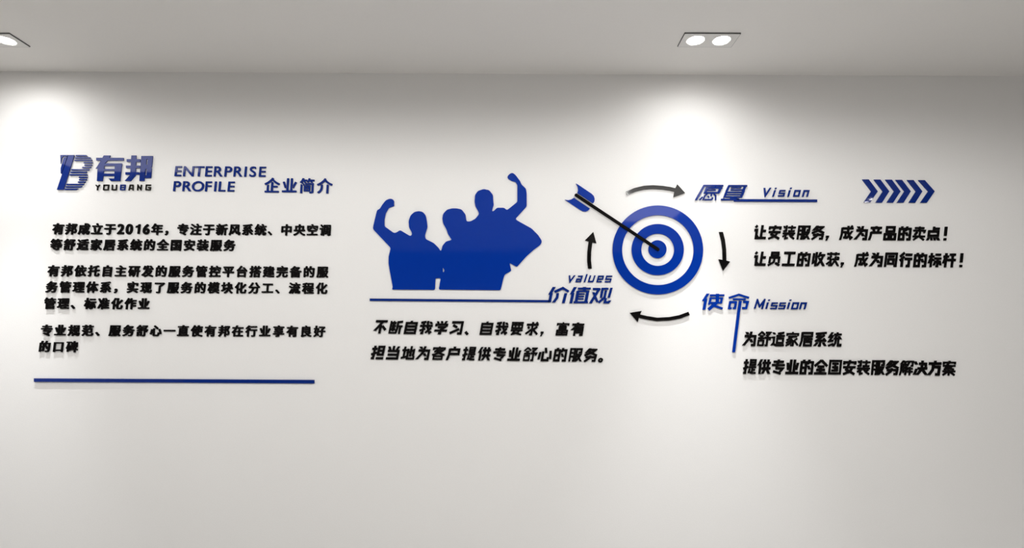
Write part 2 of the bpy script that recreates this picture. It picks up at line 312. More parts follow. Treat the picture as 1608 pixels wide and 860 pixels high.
'发': ([[966,-90,936,-111,876,-110,709,-54,589,11,470,-54,367,-94,302,-112,246,-106,199,-36,198,-14,210,3,367,63,465,114,497,96,516,105,516,121,497,134,476,134,465,118,402,186,392,202,398,267,384,297,366,278,364,219,370,208,349,175,246,67,196,34,164,2,113,-29,64,-30,48,-23,-10,34,-15,56,-10,78,82,143,164,219,261,354,321,479,354,495,385,522,386,538,367,539,313,511,232,511,156,494,124,495,104,506,78,576,79,609,109,641,131,684,158,749,177,820,189,834,210,841,259,841,329,827,342,809,342,771,314,684,286,660,248,643,232,613,268,614,313,642,372,646,410,858,421,870,449,874,557,861,581,836,554,668,535,665,524,650,508,643,502,636,503,613,528,614,562,642,719,642,790,613,822,613,904,642,952,640,972,630,977,587,971,533,952,513,519,510,495,484,470,475,454,460,447,435,473,435,519,463,784,468,822,466,876,438,884,397,872,354,828,260,788,197,736,134,714,135,687,124,676,130,653,105,676,96,736,103,837,56,987,13,1002,-4,1003,-31],[608,34,609,45,595,57,578,51,577,34,584,27,600,27],[431,359,451,327,528,284,584,216,619,246,658,294,725,330,738,359,705,359,654,332,519,332,459,360],[901,679,806,642,719,677,635,766,632,804,649,823,698,854,763,854,890,717]], [(269,215,85),(761,744,76)]),
'口': ([[909,758,917,733,912,-69,882,-80,768,-75,757,-63,755,-4,746,1,259,1,251,-4,249,-69,237,-81,118,-85,91,-77,83,-52,88,755,124,766,876,766],[254,138,752,138,752,629,254,629]], [(186,67,95)]),
'台': ([[858,-96,828,-107,714,-104,698,-92,695,-58,687,-53,308,-53,300,-58,297,-92,281,-104,172,-107,148,-101,137,-79,139,354,183,371,795,371,860,335,863,-74],[695,235,687,240,302,239,300,83,308,78,692,79],[964,419,901,365,876,359,793,414,768,440,329,418,113,397,94,403,80,417,58,484,56,511,64,525,109,549,169,603,277,728,378,866,432,874,519,839,532,820,530,791,463,701,376,603,362,591,270,550,240,522,286,521,362,555,579,566,633,566,698,540,741,542,714,572,622,607,562,668,562,706,592,733,627,753,681,754,725,726,896,549,963,458]], [(764,12,98),(400,754,82)]),
'国': ([[53,818,86,826,914,826,950,814,955,-79,947,-104,920,-112,811,-110,795,-97,793,-63,784,-58,216,-58,207,-63,205,-97,189,-110,80,-112,50,-101,45,793],[194,85,216,73,784,73,806,85,825,137,825,191,794,294,804,430,793,511,815,576,815,636,808,668,790,694,210,694,192,674,185,652,185,560,207,506,202,451,207,251,192,240,180,208,180,121],[225,663,770,663,781,630,781,587,768,544,576,538,579,463,741,463,764,457,770,419,764,343,741,337,665,366,600,366,562,356,557,366,535,366,534,354,548,338,549,294,579,225,665,196,746,196,779,215,792,181,791,143,781,110,221,109,213,132,213,197,225,224,413,229,411,337,259,338,243,342,235,359,235,441,243,458,411,463,413,538,231,544,219,571],[582,327,644,347,665,330,746,301,764,278,770,240,725,225,692,204,676,225,599,262,582,305]], [(856,2,90),(499,576,86),(699,267,48)]),
'在': ([[980,701,981,603,974,589,958,582,725,581,698,600,671,606,600,606,573,600,546,581,427,581,354,451,305,386,310,72,295,61,283,29,283,-69,299,-101,183,-107,153,-96,148,175,190,267,190,311,160,284,119,197,96,191,53,192,34,202,-2,267,-3,300,4,314,66,359,115,408,209,538,278,576,304,609,270,610,216,581,37,583,23,592,18,609,18,690,26,709,53,717,302,718,348,852,367,867,411,869,497,848,510,831,510,798,495,755,438,719,427,688,457,690,497,717,947,717,969,713],[977,-74,941,-85,323,-85,316,-58,316,18,328,45,554,51,551,266,346,271,338,289,340,383,362,397,551,398,557,563,611,573,660,573,714,563,719,398,920,397,939,386,944,365,944,289,931,271,719,266,717,51,969,41,982,18]], [(215,393,86),(635,328,104)]),
'块': ([[961,-96,936,-111,882,-108,811,-66,716,24,659,110,658,213,638,270,624,224,624,116,571,40,465,-56,394,-97,346,-112,313,-110,297,-99,248,-43,250,-4,340,49,391,89,451,154,500,240,524,264,557,280,562,306,537,305,497,278,421,278,373,307,367,318,351,318,344,311,346,297,375,267,394,264,413,246,411,213,397,197,102,63,48,61,23,72,-3,137,1,186,130,240,132,495,37,500,15,508,7,527,8,609,15,623,31,630,132,636,132,831,140,850,161,858,248,858,284,847,289,636,352,630,371,565,397,549,395,516,384,504,289,495,288,343,248,281,248,250,273,262,308,314,325,321,328,386,338,403,538,414,535,570,405,570,391,625,376,646,359,652,359,674,364,690,384,700,535,702,539,836,549,852,660,858,692,850,700,831,703,702,887,701,918,690,922,414,974,406,990,393,990,293,963,278,774,278,725,306,703,306,702,294,727,267,766,246,842,126,891,78,936,44,1004,7,1007,-36],[763,570,700,565,700,419,667,419,653,403,654,380,674,381,703,409,765,414]], [(625,631,100)]),
'备': ([[857,-101,730,-106,711,-101,692,-80,297,-80,278,-106,254,-112,156,-112,129,-97,126,300,143,305,167,335,169,359,145,360,113,318,37,318,23,327,-13,397,-14,424,4,444,156,471,302,514,384,508,412,516,389,539,313,547,270,573,189,521,145,505,107,506,91,513,35,576,36,603,48,617,102,645,218,728,267,776,340,870,394,873,476,856,492,843,494,820,429,787,400,753,438,754,497,782,752,788,790,785,841,755,852,728,842,695,741,584,698,552,611,539,583,522,616,508,692,518,817,485,974,460,1001,453,1012,442,1010,403,966,338,941,327,882,332,874,343,858,349,844,371,557,417,503,434,443,417,281,393,180,365,183,358,286,358,459,387,541,387,692,362,822,358,828,345,846,332,849,318,868,311,868,-79],[289,51,416,46,419,94,291,98],[581,51,698,46,700,94,584,98],[283,246,289,224,297,219,416,220,425,240,421,254,411,261,291,261],[706,246,698,261,589,261,579,254,575,240,584,220,692,219,700,224],[270,626,261,614,262,592,270,585,286,585,293,592,293,614,281,626],[677,684,633,685,541,657,454,657,367,685,340,686,333,674,362,650,470,615,497,599,524,615,638,650]], [(506,159,99)]),
'央': ([[966,-96,947,-106,898,-106,801,-77,695,-25,633,20,554,99,524,141,522,229,503,274,489,240,488,148,411,53,332,-9,216,-70,107,-111,69,-112,48,-104,4,-36,7,7,124,54,205,98,272,148,343,229,403,262,417,278,418,294,411,296,391,294,340,267,42,267,12,278,7,300,12,386,31,397,121,403,126,722,156,733,411,734,415,852,427,865,454,869,546,869,571,858,579,734,855,733,882,726,890,706,890,403,969,397,988,386,993,365,988,278,958,267,660,267,606,295,579,295,577,284,589,265,657,229,723,154,779,109,887,52,1001,16,1009,2,1007,-36],[719,597,579,597,576,430,555,419,559,397,719,398],[281,398,403,403,413,462,411,597,281,597]], [(499,671,102)]),
'好': ([[514,-110,497,-97,469,-31,476,4,492,17,619,24,619,311,431,316,425,321,428,414,459,447,616,447,624,554,695,625,784,667,807,695,768,696,709,668,470,668,430,701,432,782,443,794,465,798,914,794,966,755,969,711,880,592,782,495,782,451,990,442,1003,424,1002,332,993,321,974,316,782,311,782,-20,774,-52,757,-77,725,-97,692,-106,616,-112],[167,869,259,868,286,859,298,847,299,814,278,695,261,690,254,671,225,657,226,635,251,636,270,660,286,663,394,669,421,664,467,630,467,576,451,468,424,462,399,430,391,327,398,305,411,294,376,197,473,99,478,61,424,-9,356,-12,300,45,305,94,281,117,271,99,278,40,264,20,216,-28,142,-85,107,-104,59,-106,37,-99,-10,-41,-13,-4,2,13,72,56,142,126,161,155,183,152,192,170,178,184,161,171,153,175,25,273,24,316,72,495,129,540,130,560,104,560,69,532,7,538,-3,554,-3,641,4,655,21,662,107,664,139,852,148,863],[308,540,245,527,203,354,203,332,224,316,240,284,235,267,254,253,270,259,272,273,257,289,262,300,251,338,272,397,294,506,315,516,315,533]], [(704,376,101),(120,318,84)]),
'安': ([[975,462,977,376,969,356,941,348,779,347,736,255,695,191,687,183,622,171,599,148,649,140,665,150,687,152,893,52,941,21,954,2,953,-25,887,-97,817,-97,730,-45,546,44,389,-37,291,-72,161,-106,94,-101,42,-27,40,2,53,20,216,57,329,101,421,107,446,126,411,140,329,136,156,199,149,213,150,240,197,305,275,347,298,376,259,377,205,348,42,351,28,359,23,376,24,457,37,475,183,470,210,479,302,479,364,592,411,616,454,616,503,610,541,594,543,576,516,516,449,481,432,450,468,451,519,479,790,479,817,470,920,470,947,479,966,473],[651,376,619,376,573,348,427,348,384,292,367,296,346,281,329,280,312,256,346,249,384,270,514,227,570,305,638,347],[949,516,909,503,828,503,790,515,784,624,551,624,508,644,405,650,356,624,216,624,212,516,172,503,86,504,51,516,51,733,61,749,80,755,378,755,424,728,459,727,443,757,375,798,372,836,394,854,449,868,519,867,533,858,584,756,914,755,941,747,949,728]], [(820,-4,82),(134,651,83)]),
'完': ([[14,376,26,388,53,392,974,388,986,376,987,359,987,284,974,266,698,261,695,51,709,35,828,36,841,67,842,126,852,154,871,164,914,164,979,139,996,121,998,56,986,-14,966,-52,944,-74,914,-88,876,-95,665,-96,611,-88,579,-75,548,-47,539,-20,533,29,533,256,449,261,441,251,434,181,411,99,356,9,305,-36,216,-81,107,-111,53,-108,4,-36,7,2,140,47,202,83,245,137,273,229,286,237,289,251,275,265,26,266,13,284],[809,457,774,446,226,446,197,451,213,506,214,565,226,577,774,577,786,554,788,484,795,465],[958,489,949,479,931,473,827,473,819,565,806,595,793,603,790,624,210,624,181,576,179,511,167,473,59,475,45,484,40,500,42,739,53,751,75,755,389,755,435,728,465,726,466,739,454,757,386,798,383,841,405,859,465,877,524,877,538,869,600,756,925,755,952,747,960,728]], [(366,294,86),(280,511,65),(875,664,85)]),
'实': ([[977,256,976,181,969,167,952,160,752,158,611,187,541,183,519,168,495,126,489,105,495,72,449,26,362,-32,237,-83,156,-106,96,-104,82,-96,42,-31,42,2,59,20,221,68,308,118,405,157,417,170,427,187,394,187,324,158,48,161,29,181,29,262,40,278,58,284,199,284,275,255,308,255,378,284,421,285,447,397,484,484,483,516,457,592,492,610,568,616,625,603,608,343,603,321,589,314,586,300,545,273,546,255,571,256,600,284,947,284,969,276],[517,78,534,126,555,154,573,163,763,123,855,79,955,18,969,2,971,-31,922,-96,855,-99,703,-7],[380,321,291,285,183,326,121,365,101,386,101,419,120,446,140,458,205,479,221,477,283,441,376,365],[225,587,270,610,302,611,384,588,416,568,434,549,451,500,419,419,367,414,232,515,219,554],[953,511,944,500,925,495,803,500,793,516,790,624,633,624,606,643,579,650,508,650,449,624,378,624,286,650,210,624,199,612,185,576,185,544,196,516,189,509,140,494,64,497,50,506,45,522,46,733,56,749,80,755,394,755,445,728,476,726,472,744,457,760,392,798,388,836,405,854,476,877,530,877,555,852,606,756,920,755,947,747,955,728]], [(523,361,81),(857,-12,76),(207,398,74),(363,511,76),(130,670,84)]),
'家': ([[1007,7,961,-52,936,-68,887,-67,820,-31,768,9,689,94,647,224,650,256,633,279,616,259,600,254,597,240,613,224,645,116,646,56,614,-31,559,-85,497,-106,335,-106,312,-90,299,-31,313,-7,335,9,400,24,416,20,456,34,521,121,531,143,530,182,501,159,466,99,443,76,411,60,324,42,275,-6,194,-39,124,-62,69,-59,20,13,19,40,26,54,64,70,189,103,389,195,481,259,498,305,486,323,469,311,462,284,449,271,259,168,145,125,96,122,66,143,42,186,40,219,51,235,107,252,140,254,237,287,362,341,416,372,427,363,443,364,455,370,455,381,443,394,421,390,411,400,394,399,226,320,129,287,96,287,77,300,42,352,42,386,56,403,80,412,216,453,362,481,423,511,421,518,362,517,226,489,178,493,169,500,186,506,196,522,210,614,784,614,802,576,801,520,763,513,703,489,568,489,532,473,528,451,555,435,589,377,687,448,806,487,817,497,874,468,889,446,885,408,753,305,793,224,842,159,920,92,1001,48,1009,34],[573,315,597,338,597,354,589,361,573,361,566,354,561,332],[964,533,955,522,936,516,844,519,830,609,801,651,210,651,170,609,168,554,157,516,59,518,45,527,40,544,40,760,51,776,69,782,373,782,424,755,454,753,443,784,384,812,381,831,400,854,481,874,541,866,589,783,947,780,961,771,966,755]], [(690,353,79),(126,695,86)]),
'居': ([[920,807,928,782,923,522,893,511,660,510,656,489,660,463,947,463,969,458,980,446,981,354,963,334,657,327,660,274,876,273,904,258,906,-79,898,-99,871,-107,774,-106,757,-99,741,-74,421,-74,413,-79,408,-101,389,-111,281,-112,256,-101,252,89,274,267,286,273,492,274,495,327,486,332,259,331,256,300,234,262,216,72,178,-31,143,-96,124,-106,69,-106,-4,-63,-7,-20,50,99,88,256,99,365,99,787,107,807,145,815,887,815],[413,56,421,51,746,52,749,143,741,148,416,147],[262,506,264,463,495,468,492,510],[262,641,270,636,757,636,765,641,765,684,757,689,270,689,262,684]], [(579,404,101)]),
'工': ([[12,-20,8,78,26,97,413,105,413,614,75,623,61,646,61,728,69,747,102,755,904,755,939,744,944,641,925,621,581,614,581,105,974,97,992,78,993,-4,985,-23,952,-31,48,-31]], [(493,60,91)]),
'平': ([[934,793,938,690,920,670,882,668,822,688,741,693,692,668,581,663,575,403,584,377,676,356,730,356,774,376,974,374,992,354,993,273,985,253,963,246,584,245,581,-79,570,-101,443,-106,424,-101,415,-90,411,245,42,245,12,256,8,354,26,374,210,376,248,357,291,356,413,381,411,667,302,668,243,693,156,681,124,668,75,672,61,695,62,782,72,798,102,804,898,804],[132,636,237,659,259,653,305,625,357,511,379,446,380,414,281,390,259,390,218,408,169,538,134,609],[874,636,866,592,777,419,719,390,649,396,611,411,616,457,700,636,752,660,817,653]], [(493,309,105),(280,480,83),(763,573,83)]),
'年': ([[993,132,963,121,633,120,625,-101,595,-112,481,-108,468,-85,465,120,42,121,15,129,7,148,8,229,18,246,170,256,170,392,209,495,264,522,465,523,465,618,302,618,273,571,196,527,178,509,140,420,78,424,12,473,9,511,115,630,164,706,234,858,254,872,313,872,378,854,395,836,396,809,387,787,332,755,317,739,313,721,343,722,389,750,936,745,948,733,950,717,949,641,936,623,630,614,633,523,898,522,923,511,928,489,927,414,909,394,633,391,630,256,979,249,998,229],[335,252,465,252,465,391,335,391]], [(552,461,102)]),
'建': ([[972,-74,941,-85,562,-85,443,-73,319,-39,246,-4,245,13,235,24,239,51,221,68,207,45,208,29,218,18,216,-16,132,-101,64,-104,15,-66,-2,-47,-1,-13,55,40,115,121,52,251,35,305,37,339,53,351,96,345,134,361,169,359,182,224,199,196,213,240,207,365,221,389,240,392,255,414,254,425,232,425,210,400,151,400,91,379,53,380,25,435,26,469,77,516,148,636,213,674,233,706,202,706,151,678,37,683,23,706,28,798,53,809,237,809,302,820,324,816,365,787,349,776,336,690,289,636,271,554,216,524,193,495,232,494,286,522,342,506,347,386,332,359,326,262,308,249,295,224,284,137,329,97,535,52,554,24,573,17,668,18,689,34,681,53,584,47,557,63,538,61,535,120,384,121,340,130,317,148,328,213,340,236,541,232,555,246,551,260,541,265,378,265,360,273,366,354,373,366,541,367,555,381,551,395,541,400,378,400,376,500,400,508,541,508,551,513,555,527,541,541,362,536,313,547,306,565,328,636,351,650,367,643,546,643,557,649,562,666,579,670,580,679,579,691,562,691,555,690,551,676,373,677,371,706,381,739,378,787,535,788,539,847,549,863,654,869,681,865,692,854,698,788,882,788,909,780,917,760,917,657,974,648,987,625,983,544,969,535,917,527,916,414,876,400,692,400,681,395,678,381,692,367,931,372,944,354,944,278,904,265,692,265,681,260,678,246,692,232,914,232,941,241,977,229,982,148,969,125,695,116,698,46,963,46,993,40,1003,24,1003,-4],[678,527,681,513,692,508,768,508,782,522,779,536,768,541,692,541],[653,690,654,670,671,666,676,649,687,643,779,644,790,666,807,674,806,691,782,690,779,676,681,676,676,691]], [(852,592,90)]),
'心': ([[264,588,389,592,408,587,417,576,423,45,627,40,643,51,657,83,673,235,692,245,736,245,795,215,813,159,819,72,801,-4,777,-47,754,-69,687,-91,373,-91,324,-81,297,-66,272,-41,258,-9,251,40,252,278,268,419,268,489,252,527,251,565],[221,505,233,484,234,430,217,256,195,159,159,56,134,45,91,47,18,78,4,92,2,110,61,316,90,495,105,511,124,516],[993,105,925,78,876,78,855,85,841,202,800,262,719,468,717,495,728,511,801,538,855,537,874,527,942,370,996,208,1009,132],[302,773,362,832,427,832,649,661,703,605,703,564,644,499,579,499,478,598,308,730,300,744]], [(344,12,86),(113,183,85),(865,331,85),(579,611,81)]),
'成': ([[-4,-58,-7,-20,50,99,77,229,83,289,83,674,91,693,124,701,508,699,517,717,500,733,505,858,530,869,627,869,656,863,636,820,635,766,671,702,714,697,790,673,845,674,811,702,784,713,692,737,674,760,668,804,684,858,736,863,757,859,847,809,934,744,936,720,914,719,893,708,855,672,898,673,947,701,974,699,988,690,993,592,979,569,898,565,801,574,774,565,679,560,695,435,675,289,687,259,710,284,729,424,771,527,806,540,833,540,914,529,931,516,931,479,888,365,836,262,766,154,817,53,839,42,853,56,841,99,847,175,860,206,882,213,925,211,999,170,1004,132,987,13,963,-48,941,-77,893,-100,806,-102,768,-94,728,-74,684,-36,659,-4,673,56,660,84,636,61,627,4,492,-97,416,-97,359,-36,354,-4,438,32,463,51,519,123,575,181,539,343,533,462,511,560,503,565,251,560,254,496,470,495,486,493,493,484,505,386,494,154,454,86,427,65,356,34,264,34,232,41,224,137,235,164,243,170,324,165,337,202,343,267,340,364,254,364,240,202,221,195,191,148,200,18,143,-101,118,-112,69,-110],[632,592,633,573,646,560,660,557,673,565,673,576,658,592]], [(188,430,93)]),
'托': ([[48,-93,14,-20,14,13,37,28,129,24,137,29,137,197,151,205,178,242,179,262,178,269,161,268,118,219,80,208,31,210,9,235,-9,294,-4,332,137,376,137,533,31,538,10,546,2,565,2,646,10,661,26,667,134,669,142,858,178,869,270,869,291,861,299,841,300,674,367,664,402,614,424,614,424,560,413,544,302,537,299,457,294,441,281,433,259,400,258,376,264,374,283,381,284,392,324,428,367,436,432,430,546,447,565,457,565,609,606,660,607,684,581,679,566,663,562,644,427,624,416,660,381,695,365,701,367,733,376,744,633,800,801,857,849,856,893,823,926,787,927,760,914,741,729,679,727,516,722,500,727,484,709,486,698,476,686,462,686,441,706,441,730,475,741,478,898,501,963,500,985,485,998,424,998,397,987,381,963,371,727,332,727,67,736,42,832,45,847,121,847,181,860,198,920,200,999,159,1004,105,992,13,980,-25,955,-63,893,-90,671,-91,616,-75,586,-47,571,-4,565,56,565,289,582,294,587,311,606,324,607,349,595,350,579,341,573,325,541,307,465,294,384,296,301,273,299,2,284,-58,259,-81,199,-100,75,-101],[400,313,413,321,396,392,408,397,403,408,389,411,377,403,388,359,380,327,386,316]], [(216,600,103)]),
'控': ([[40,-96,13,-25,14,13,37,28,121,34,121,170,161,226,163,256,140,252,120,219,86,193,26,193,4,213,-9,267,-4,316,119,359,121,538,31,544,10,551,2,571,2,652,10,666,26,673,121,679,121,841,129,861,151,869,237,869,273,858,281,675,319,675,323,733,346,749,551,750,597,722,627,721,623,739,603,760,555,787,549,809,551,836,562,850,627,869,676,869,698,861,752,750,963,750,993,739,998,549,993,533,979,524,920,521,882,537,853,576,839,624,806,624,741,644,681,624,589,639,541,639,481,624,449,541,400,516,346,517,329,524,319,543,281,542,277,451,237,395,237,363,257,370,297,420,324,425,384,475,452,500,483,533,503,584,530,599,579,605,644,590,641,516,546,412,459,383,421,361,405,367,394,341,362,422,351,428,335,422,333,403,358,349,358,305,346,288,278,262,278,72,267,40,261,-58,234,-85,205,-95,156,-102],[297,-72,300,29,308,48,570,56,570,235,381,246,371,262,391,294,400,340,411,335,416,342,454,342,535,371,795,371,866,342,898,340,922,354,922,370,914,378,882,372,784,412,709,481,673,516,681,589,741,607,806,588,839,535,868,506,931,480,972,441,975,403,934,359,939,267,931,248,909,240,733,235,733,56,996,47,1009,24,1009,-52,1001,-72,963,-80,329,-80],[340,535,362,551,363,560,363,663,340,682,326,668,339,641,339,576,327,560,327,544]], [(200,611,103),(648,281,89)]),
'搭': ([[907,-101,882,-112,784,-112,760,-101,752,-75,541,-74,532,-79,528,-101,508,-111,411,-112,386,-106,376,-85,375,246,438,279,465,270,811,270,839,279,909,253],[45,-101,36,-90,19,-25,20,7,42,23,126,29,127,186,167,248,168,278,156,279,138,267,107,216,96,210,48,208,25,224,2,294,4,327,21,345,126,392,126,533,37,538,15,546,7,565,8,646,15,661,31,667,126,674,126,841,134,861,156,869,243,869,278,858,283,798,272,771,273,684,286,669,299,674,294,663,305,646,346,632,367,638,367,655,349,668,300,679,306,766,421,772,426,852,449,868,546,869,570,863,581,847,581,776,589,772,692,772,696,847,709,865,828,868,850,852,855,772,963,771,988,760,993,739,988,652,963,641,855,640,850,560,828,544,801,543,730,569,733,592,719,633,703,648,644,660,606,660,575,646,560,630,535,569,481,547,449,544,426,560,421,640,378,640,373,553,351,539,286,537,283,484,270,476,246,435,243,401,266,408,302,461,351,460,373,444,449,502,546,536,575,565,595,617,611,626,633,627,687,616,694,609,695,587,678,571,684,554,703,551,752,520,817,502,876,461,998,397,1009,381,1007,349,952,291,931,284,853,311,830,359,806,377,799,376,800,343,815,311,806,304,476,303,457,311,477,343,476,382,448,359,427,313,389,296,368,278,329,280,302,301,286,295,283,-25,273,-58,245,-85,205,-100,145,-107],[532,56,752,52,755,148,535,152],[782,392,746,420,633,460,551,432,494,392,546,391,622,419,660,415,725,391],[335,400,360,397,369,414,367,428,342,430],[633,512,615,500,614,484,622,477,638,477,646,484,645,500]], [(471,-9,90),(211,605,99)]),
'新': ([[882,-99,860,-106,768,-107,746,-102,735,-90,730,402,668,397,662,246,651,154,606,-4,560,-90,535,-101,492,-99,424,-47,421,-2,457,7,497,47,520,105,522,132,501,235,522,235,543,262,549,338,537,376,503,413,373,413,360,403,367,371,503,370,512,338,510,278,497,245,481,245,416,274,351,264,346,274,323,273,323,256,332,246,326,191,364,40,364,-14,349,-52,319,-75,254,-90,172,-90,145,-77,126,-25,156,25,208,40,240,202,235,246,248,253,249,273,226,274,221,260,178,270,118,270,75,245,26,248,9,262,7,343,18,365,42,371,205,371,213,392,205,412,31,414,4,428,2,516,15,534,102,539,137,511,162,511,156,536,105,576,80,640,37,643,21,656,18,739,26,758,53,766,178,766,223,739,254,737,249,755,235,771,175,804,170,836,183,854,270,874,308,872,327,858,373,767,514,766,516,684,510,657,503,641,492,640,479,619,467,576,445,565,438,552,413,544,399,527,398,511,416,510,443,520,459,535,511,544,511,619,535,632,549,674,543,760,524,772,687,805,849,853,898,848,958,796,965,782,965,755,952,737,882,713,668,663,671,534,969,533,990,529,1002,516,999,414,979,403,890,397,890,-79],[205,231,201,175,179,83,124,38,107,5,59,6,7,45,4,89,50,154,78,208,124,236],[362,231,427,236,470,211,477,191,496,83,421,24,403,34,393,61,360,197],[530,405,546,416,553,435,552,522,530,547,516,533,523,506,516,414],[207,511,251,511,256,527,232,536,226,523],[180,668,207,636,257,609,272,544,281,539,299,560,310,603,367,643,375,668,348,668,308,641,264,641,219,668],[164,668,107,669,94,657,94,646,102,639,118,639,134,656,151,656],[413,668,427,656,443,656,449,643,472,652,465,669]], [(809,443,89),(114,122,72),(425,165,56)]),
'有': ([[839,-77,795,-99,746,-106,579,-104,562,-90,540,-25,543,13,568,24,703,25,703,87,378,88,370,83,365,-96,329,-107,243,-106,221,-99,213,-79,213,246,255,354,254,400,219,359,189,276,118,221,69,219,48,226,-1,287,-3,316,4,330,61,370,142,451,218,560,289,603,309,625,310,636,277,636,226,608,37,611,19,630,18,711,26,731,53,739,308,740,348,852,367,867,394,869,476,856,500,847,510,831,499,776,443,741,431,722,432,710,463,711,503,739,941,739,974,731,982,711,981,630,963,611,438,608,421,591,356,555,339,527,373,526,427,555,828,555,858,544,863,-31],[706,256,698,261,373,261,370,219,378,214,703,214],[712,408,698,424,378,424,367,417,364,403,378,382,698,382,706,386]], [(764,322,86)]),
'服': ([[421,829,429,820,429,-14,418,-74,389,-97,351,-106,221,-112,191,-101,182,-69,186,-41,181,-20,199,24,283,29,283,224,221,229,208,208,189,61,165,34,149,-4,152,-52,145,-81,124,-104,59,-102,-1,-72,-9,-41,23,51,56,219,67,397,69,814,80,827,102,831],[941,827,955,804,955,571,936,529,871,514,698,514,671,525,652,571,657,609,681,619,795,620,798,695,611,700,603,695,603,495,665,490,687,481,882,481,925,492,977,468,981,419,953,311,910,202,858,110,939,40,1004,2,1006,-43,955,-106,903,-112,825,-69,757,-12,657,-90,633,-100,599,-101,603,-90,595,-60,564,-20,591,2,626,72,659,116,631,170,585,386,562,387,565,316,602,154,603,105,561,18,561,-63,568,-93,592,-106,562,-112,459,-108,447,-90,463,-25,463,825,492,831],[757,52,745,40,743,18,749,7,763,4,776,13,777,29],[757,168,777,202,772,284,784,316,817,345,831,349,849,367,856,386,825,386,784,359,725,359,679,386,654,387,660,363,722,321,736,294,743,262,738,229,745,186],[221,360,283,365,281,467,218,462],[221,599,283,603,281,700,218,695]], [(159,528,88),(872,744,83)]),
'标': ([[996,538,998,446,985,428,755,419,754,392,732,349,732,289,754,191,754,-31,739,-63,709,-88,611,-107,514,-106,486,-92,468,-25,496,24,592,34,593,181,614,300,614,343,593,392,589,423,432,428,414,441,378,526,362,527,302,555,280,554,281,535,294,522,358,489,384,427,418,397,445,386,400,281,389,273,346,274,309,397,287,430,279,430,280,376,321,240,320,126,305,83,305,34,321,-9,321,-85,313,-99,286,-107,189,-106,170,-101,159,-85,159,137,197,294,199,395,171,343,131,164,107,129,80,121,31,125,-18,197,-18,229,39,316,88,414,116,489,140,513,159,516,184,549,183,556,156,555,113,527,21,531,8,549,9,641,18,652,37,657,156,658,159,847,178,867,286,869,316,858,321,663,421,654,451,625,454,555,963,555,985,550],[779,363,817,375,849,376,871,372,885,359,921,289,980,132,998,61,998,29,987,13,909,-14,866,-12,846,2,789,181,772,262,766,338],[568,361,580,338,581,311,564,202,552,159,514,78,465,38,439,-9,400,-8,378,0,344,24,339,78,410,240,467,338,476,370,524,370],[446,554,438,562,416,562,389,541,386,527,394,520,416,520,443,540],[425,771,435,787,459,793,920,792,936,785,944,771,944,684,933,668,909,662,459,662,424,695]], [(671,466,89),(897,117,83),(471,178,81),(495,725,63)]),
'模': ([[828,867,845,852,849,788,963,787,979,780,987,766,987,684,977,668,947,662,849,666,835,652,844,633,920,626,937,614,938,284,925,271,904,265,709,264,698,243,670,229,670,208,695,208,714,232,947,235,977,229,987,213,987,137,974,114,833,110,757,139,730,138,729,126,746,108,790,87,839,74,887,47,998,7,1009,-9,1006,-38,961,-101,941,-111,893,-110,801,-75,728,-31,671,20,663,61,667,105,656,126,644,133,632,105,640,61,635,29,592,-14,541,-48,454,-88,384,-106,319,-102,295,-25,308,16,358,29,443,68,503,87,546,108,564,137,530,138,459,110,319,111,311,126,312,224,356,235,562,233,600,270,602,289,579,290,551,265,394,265,382,273,401,349,360,495,359,527,378,535,391,560,393,609,402,625,465,633,473,652,459,666,394,662,381,679,351,692,319,688,322,776,346,787,459,788,464,852,486,868,584,869,608,863,619,847,619,793,627,788,687,788,690,847,703,865],[264,868,281,861,288,847,289,684,313,680,329,661,375,646,360,619,358,571,346,549,313,548,270,577,248,577,247,560,277,527,319,506,326,495,366,338,348,273,308,260,301,267,277,376,248,422,247,354,277,240,277,116,289,83,289,40,273,29,261,-4,261,-36,277,-79,277,-101,161,-106,143,-101,132,-85,132,78,170,229,172,341,160,327,144,278,114,132,102,102,53,99,31,107,-7,175,-9,208,66,365,113,513,134,535,167,552,173,576,147,576,107,548,21,553,8,571,8,657,15,671,31,678,129,680,132,841,140,861,167,869],[818,414,795,415,790,400,503,400,499,414,492,415,476,415,474,403,476,394,492,389,497,372,508,367,784,367,795,372,801,389,817,394],[818,538,795,539,790,524,503,524,499,538,492,539,476,539,474,527,476,519,492,514,497,497,508,492,784,492,795,497,801,514,817,519],[478,614,492,602,595,602,603,614,589,628,579,628,573,615,508,615,503,628,492,628],[831,614,817,628,806,628,801,615,736,615,730,628,719,628,705,614,719,602,822,602],[608,652,611,638,622,631,687,631,701,646,698,660,687,666,622,666]], [(540,722,96),(207,653,83)]),
'注': ([[297,328,335,248,357,235,289,105,246,56,223,-9,181,-79,156,-95,96,-92,34,-41,31,2,131,159,218,316,259,333],[996,-72,963,-80,297,-80,270,-75,259,-65,257,-9,286,51,554,56,551,250,373,251,327,349,332,370,351,380,551,382,554,544,319,549,297,557,289,576,289,625,311,625,338,663,373,679,551,679,597,652,635,652,616,681,551,722,507,798,506,831,519,848,589,873,652,869,719,762,742,711,746,680,952,679,979,664,981,571,969,553,717,544,719,382,920,380,939,370,944,349,944,273,931,255,719,250,717,56,990,47,1004,24,1004,-52],[4,516,45,576,118,579,224,527,297,482,310,462,308,430,273,376,232,359,199,361,10,470,2,484],[370,717,310,684,286,635,259,636,67,744,52,760,51,787,99,852,161,857,348,760,367,740],[646,652,714,651,736,665,738,679,730,686,709,686]], [(125,-6,84),(632,322,100),(180,462,78),(240,732,74)]),
